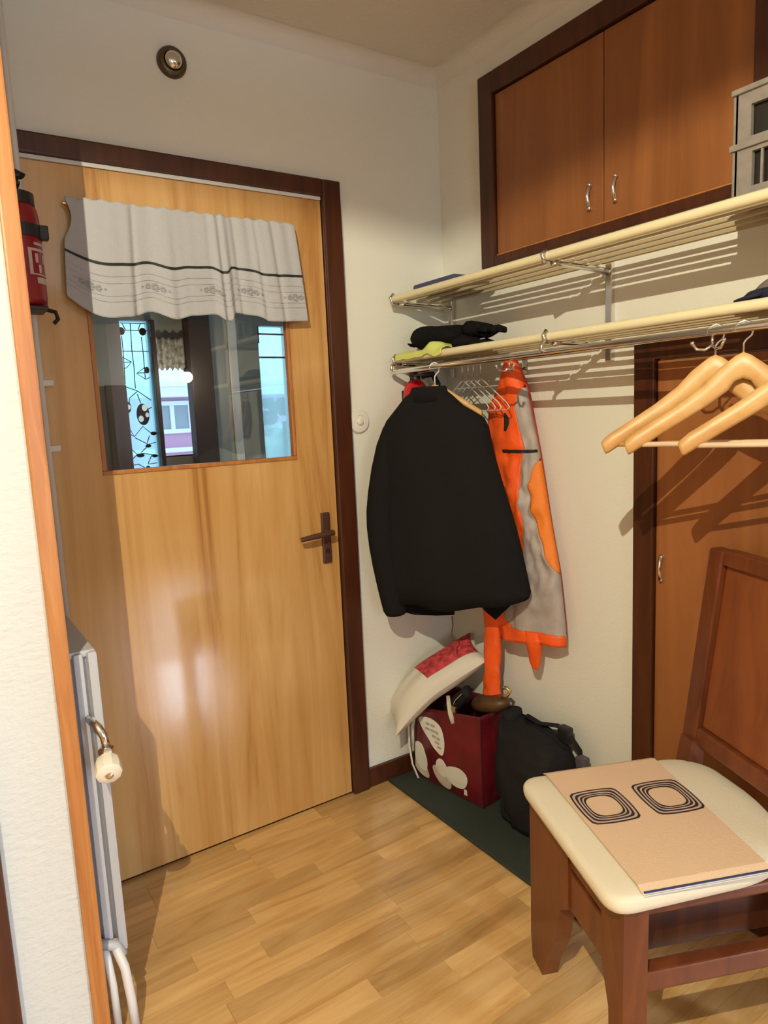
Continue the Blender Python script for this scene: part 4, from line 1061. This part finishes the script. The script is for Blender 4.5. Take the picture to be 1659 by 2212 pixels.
# chair space: x = depth from the front edge (p), y = -q (q runs along the front edge towards the viewer)
def cq(p, q, z): return (p, -q, z)
def cbox(p0, p1, q0, q1, z0_, z1_, bev=.004): return MB().box((p0, -q1, z0_), (p1, -q0, z1_), bev)
def rounded(poly, r, n=6):
    out = []; m_ = len(poly)
    for i in range(m_):
        a, b, c = Vector(poly[i-1]), Vector(poly[i]), Vector(poly[(i+1) % m_])
        d1_, d2_ = (a-b), (c-b); rr = min(r, d1_.length*.45, d2_.length*.45)
        s, e = b+d1_.normalized()*rr, b+d2_.normalized()*rr
        for k in range(n+1):
            t = k/n; out.append(tuple((1-t)**2*s+2*t*(1-t)*b+t*t*e))
    return out
SEAT = rounded([(0, -.004), (0, .434), (.30, .418), (.43, .372), (.462, .20), (.455, .055), (.40, .004)], .045)
R = []
cxs = sum(p[0] for p in SEAT)/len(SEAT); cys = sum(p[1] for p in SEAT)/len(SEAT)
for s, z in ((.965, .436), (.992, .440), (1.0, .450), (.998, .460), (.985, .4665), (.95, .4695), (.75, .472), (.4, .4735), (.05, .474)):
    R.append([cq(cxs+(p[0]-cxs)*s, cys+(p[1]-cys)*s, z) for p in SEAT])
MB().rings([[Vector(p) for p in r] for r in R]).build('seat', M['seat'], chair, smooth=True, world=False, auto=1.0)
# front legs: the far one flares into the front rail, the near one is square
far = [(.007, .436), (.007, .18), (.004, .06), (.012, .0), (.072, .0), (.092, .055), (.140, .142), (.172, .245), (.213, .277), (.213, .436)]
MB().prism(far, .028, .066, lambda a, b, h: cq(h, a-.012, b)).build('leg', M['chair'], chair, world=False)
near = [(.422, .436), (.418, .20), (.414, 0), (.372, 0), (.366, .20), (.340, .277), (.340, .436)]
MB().prism(near, .030, .078, lambda a, b, h: cq(h, a, b)).build('leg', M['chair'], chair, world=False)
for q0, q1 in ((.012, .055), (.372, .418)): 
    rear = [(.405, 0), (.448, 0), (.442, .25), (.455, .47), (.462, .52), (.424, .52), (.412, .46), (.398, .25)]
    MB().prism(rear, q0-(.02 if q0 < .1 else -.02), q1-(.02 if q0 < .1 else -.02), lambda a, b, h: cq(a, h, b)).build('leg', M['chair'], chair, world=False)
ap = cbox(.032, .056, .19, .345, .277, .364, .002); ap.box((.032, -.345, .376), (.056, -.19, .436), .002); ap.box((.044, -.345, .35), (.054, -.19, .39)); ap.build('front_rail', M['chair'], chair, world=False)
cbox(.07, .42, .388, .412, .415, .437).build('side_rail', M['chair'], chair, world=False)
cbox(.07, .42, .020, .044, .30, .437).build('side_rail', M['chair'], chair, world=False)
cbox(.07, .42, .385, .415, .262, .303).build('stretcher', M['chair'], chair, world=False)
cbox(.07, .42, .020, .044, .262, .30).build('stretcher', M['chair'], chair, world=False)
cbox(.40, .425, .03, .40, .30, .437).build('rear_rail', M['chair'], chair, world=False)
cbox(.06, .40, .335, .347, .285, .434, .001).build('shade_panel', M['dark'], chair, world=False)  # dark board stands in for the shadow inside the open side
# back: two raking posts, top rail, bottom rail, recessed panel
def bp(q, z, d):   # back plane leans: depth grows with height
    return cq(.425+(z-.44)*.14+d, q, z)
def bbox(q0, q1, z0_, z1_, d0, d1_, name, mt_):
    v = [bp(q, z, d) for d in (d0, d1_) for q, z in ((q0, z0_), (q1, z0_), (q1, z1_), (q0, z1_))]
    f = [(0, 1, 2, 3), (7, 6, 5, 4), (0, 4, 5, 1), (1, 5, 6, 2), (2, 6, 7, 3), (3, 7, 4, 0)]
    o = MB().add(v, f).build(name, mt_, chair, world=False)
    md = o.modifiers.new('bevel', 'BEVEL'); md.width = .004; md.segments = 2; return o
bbox(-.022, .026, .44, .975, 0, .035, 'back_post', M['chair']); bbox(.395, .443, .44, .975, 0, .035, 'back_post', M['chair'])
bbox(.026, .395, .942, .978, .002, .033, 'top_rail', M['chair']); bbox(.026, .395, .508, .548, .002, .033, 'lower_rail', M['chair'])
bbox(.026, .395, .548, .942, .016, .026, 'back_panel', M['chairpanel'])

# folded runner on the seat
rn = thing('seat_runner', 'folded peach cloth with two dark ringed squares lying across the cream seat', 'cloth', (CA.x, CA.y, .474), math.atan2(VP_.y, VP_.x))
def runner_z(p, q):
    over = max(0, q-.413)
    base = .4757-.5*max(0, .012-q)
    k = min(max((p-.0)/.46, 0), 1)
    edge = max(0, abs(q-.21)-.19)/.03
    return base-.474-over*.5
def rpt(a, b, d=0.):      # a 0..1 across the band (front to back), b 0..1 along
    q = .000+.424*b
    p0, p1 = .062, .340-.020*b
    p = p0+(p1-p0)*a
    return (p, -q, runner_z(p, q)+d)
v, fc = grid(14, 30, lambda a, b: rpt(a, b, .0015))
o = MB().add(v, fc).build('runner_top', M['runner'], rn, world=False); solid(o, .0022)
v, fc = grid(14, 24, lambda a, b: (rpt(a, .62+.385*b, 0)[0]+.002, rpt(a, .60+.405*b, 0)[1]-.004, -.0010+runner_z(.2, -rpt(a, .60+.405*b)[1])))
solid(MB().add(v, fc).build('runner_underfold', M['offwhite'], rn, world=False), .0018)
nv_ = MB()
for (y_, z_) in ((-.4242, -.0012), (-.4262, -.0052)):
    nv_.box((.066, y_-.0026, z_-.0013), (.318, y_+.0002, z_+.0013))
nv_.build('navy_edge_stripe', M['navy'], rn, world=False)
def sq(s, n, k=48):
    """square with bulging sides (n high: sharp corners) fading to a rounded one (n low)"""
    w = min(max((n-2.9)/2.1, 0), 1); pts = []
    for i in range(k):
        a = 2*PI*(i+.5)/k; ca, sa = math.cos(a), math.sin(a)
        r = s*(abs(ca)**n+abs(sa)**n)**(-1./n)
        m = max(abs(ca), abs(sa)); q = min(abs(ca), abs(sa))/m
        r2 = s*(.93+.09*(1-q*q))/m
        rr = r*(1-w)+r2*w; pts.append((rr*ca, rr*sa))
    return pts
for (pc, qc) in ((.127, .168), (.273, .170)):
    rg = MB(); fl = MB()
    def ringadd(b, s0, n0, s1, n1, d):
        A, B_ = sq(s0, n0), sq(s1, n1)
        v = []
        for pts, dd in ((A, d), (B_, d), (B_, d-.0006), (A, d-.0006)): v.append([Vector((pc+x*.92, -(qc+y_), runner_z(pc, qc)+dd)) for x, y_ in pts])
        b.rings(v, loop=True)
    for s0, n0, s1, n1 in ((.062, 5.5, .0585, 4.4), (.0535, 4.4, .0495, 3.7), (.0455, 3.8, .0425, 3.3), (.0395, 3.3, .0365, 2.9)): ringadd(rg, s0, n0, s1, n1, .0036)
    for s0, n0, s1, n1 in ((.0585, 4.4, .0535, 4.4), (.0495, 3.7, .0455, 3.8), (.0425, 3.3, .0395, 3.3)): ringadd(fl, s0, n0, s1, n1, .0034)
    rg.build('printed_ring', M['ring'], rn, world=False); fl.build('printed_fill', M['ringfill'], rn, world=False)

for o in list(bpy.data.objects):
    if '_w' in o: del o['_w']
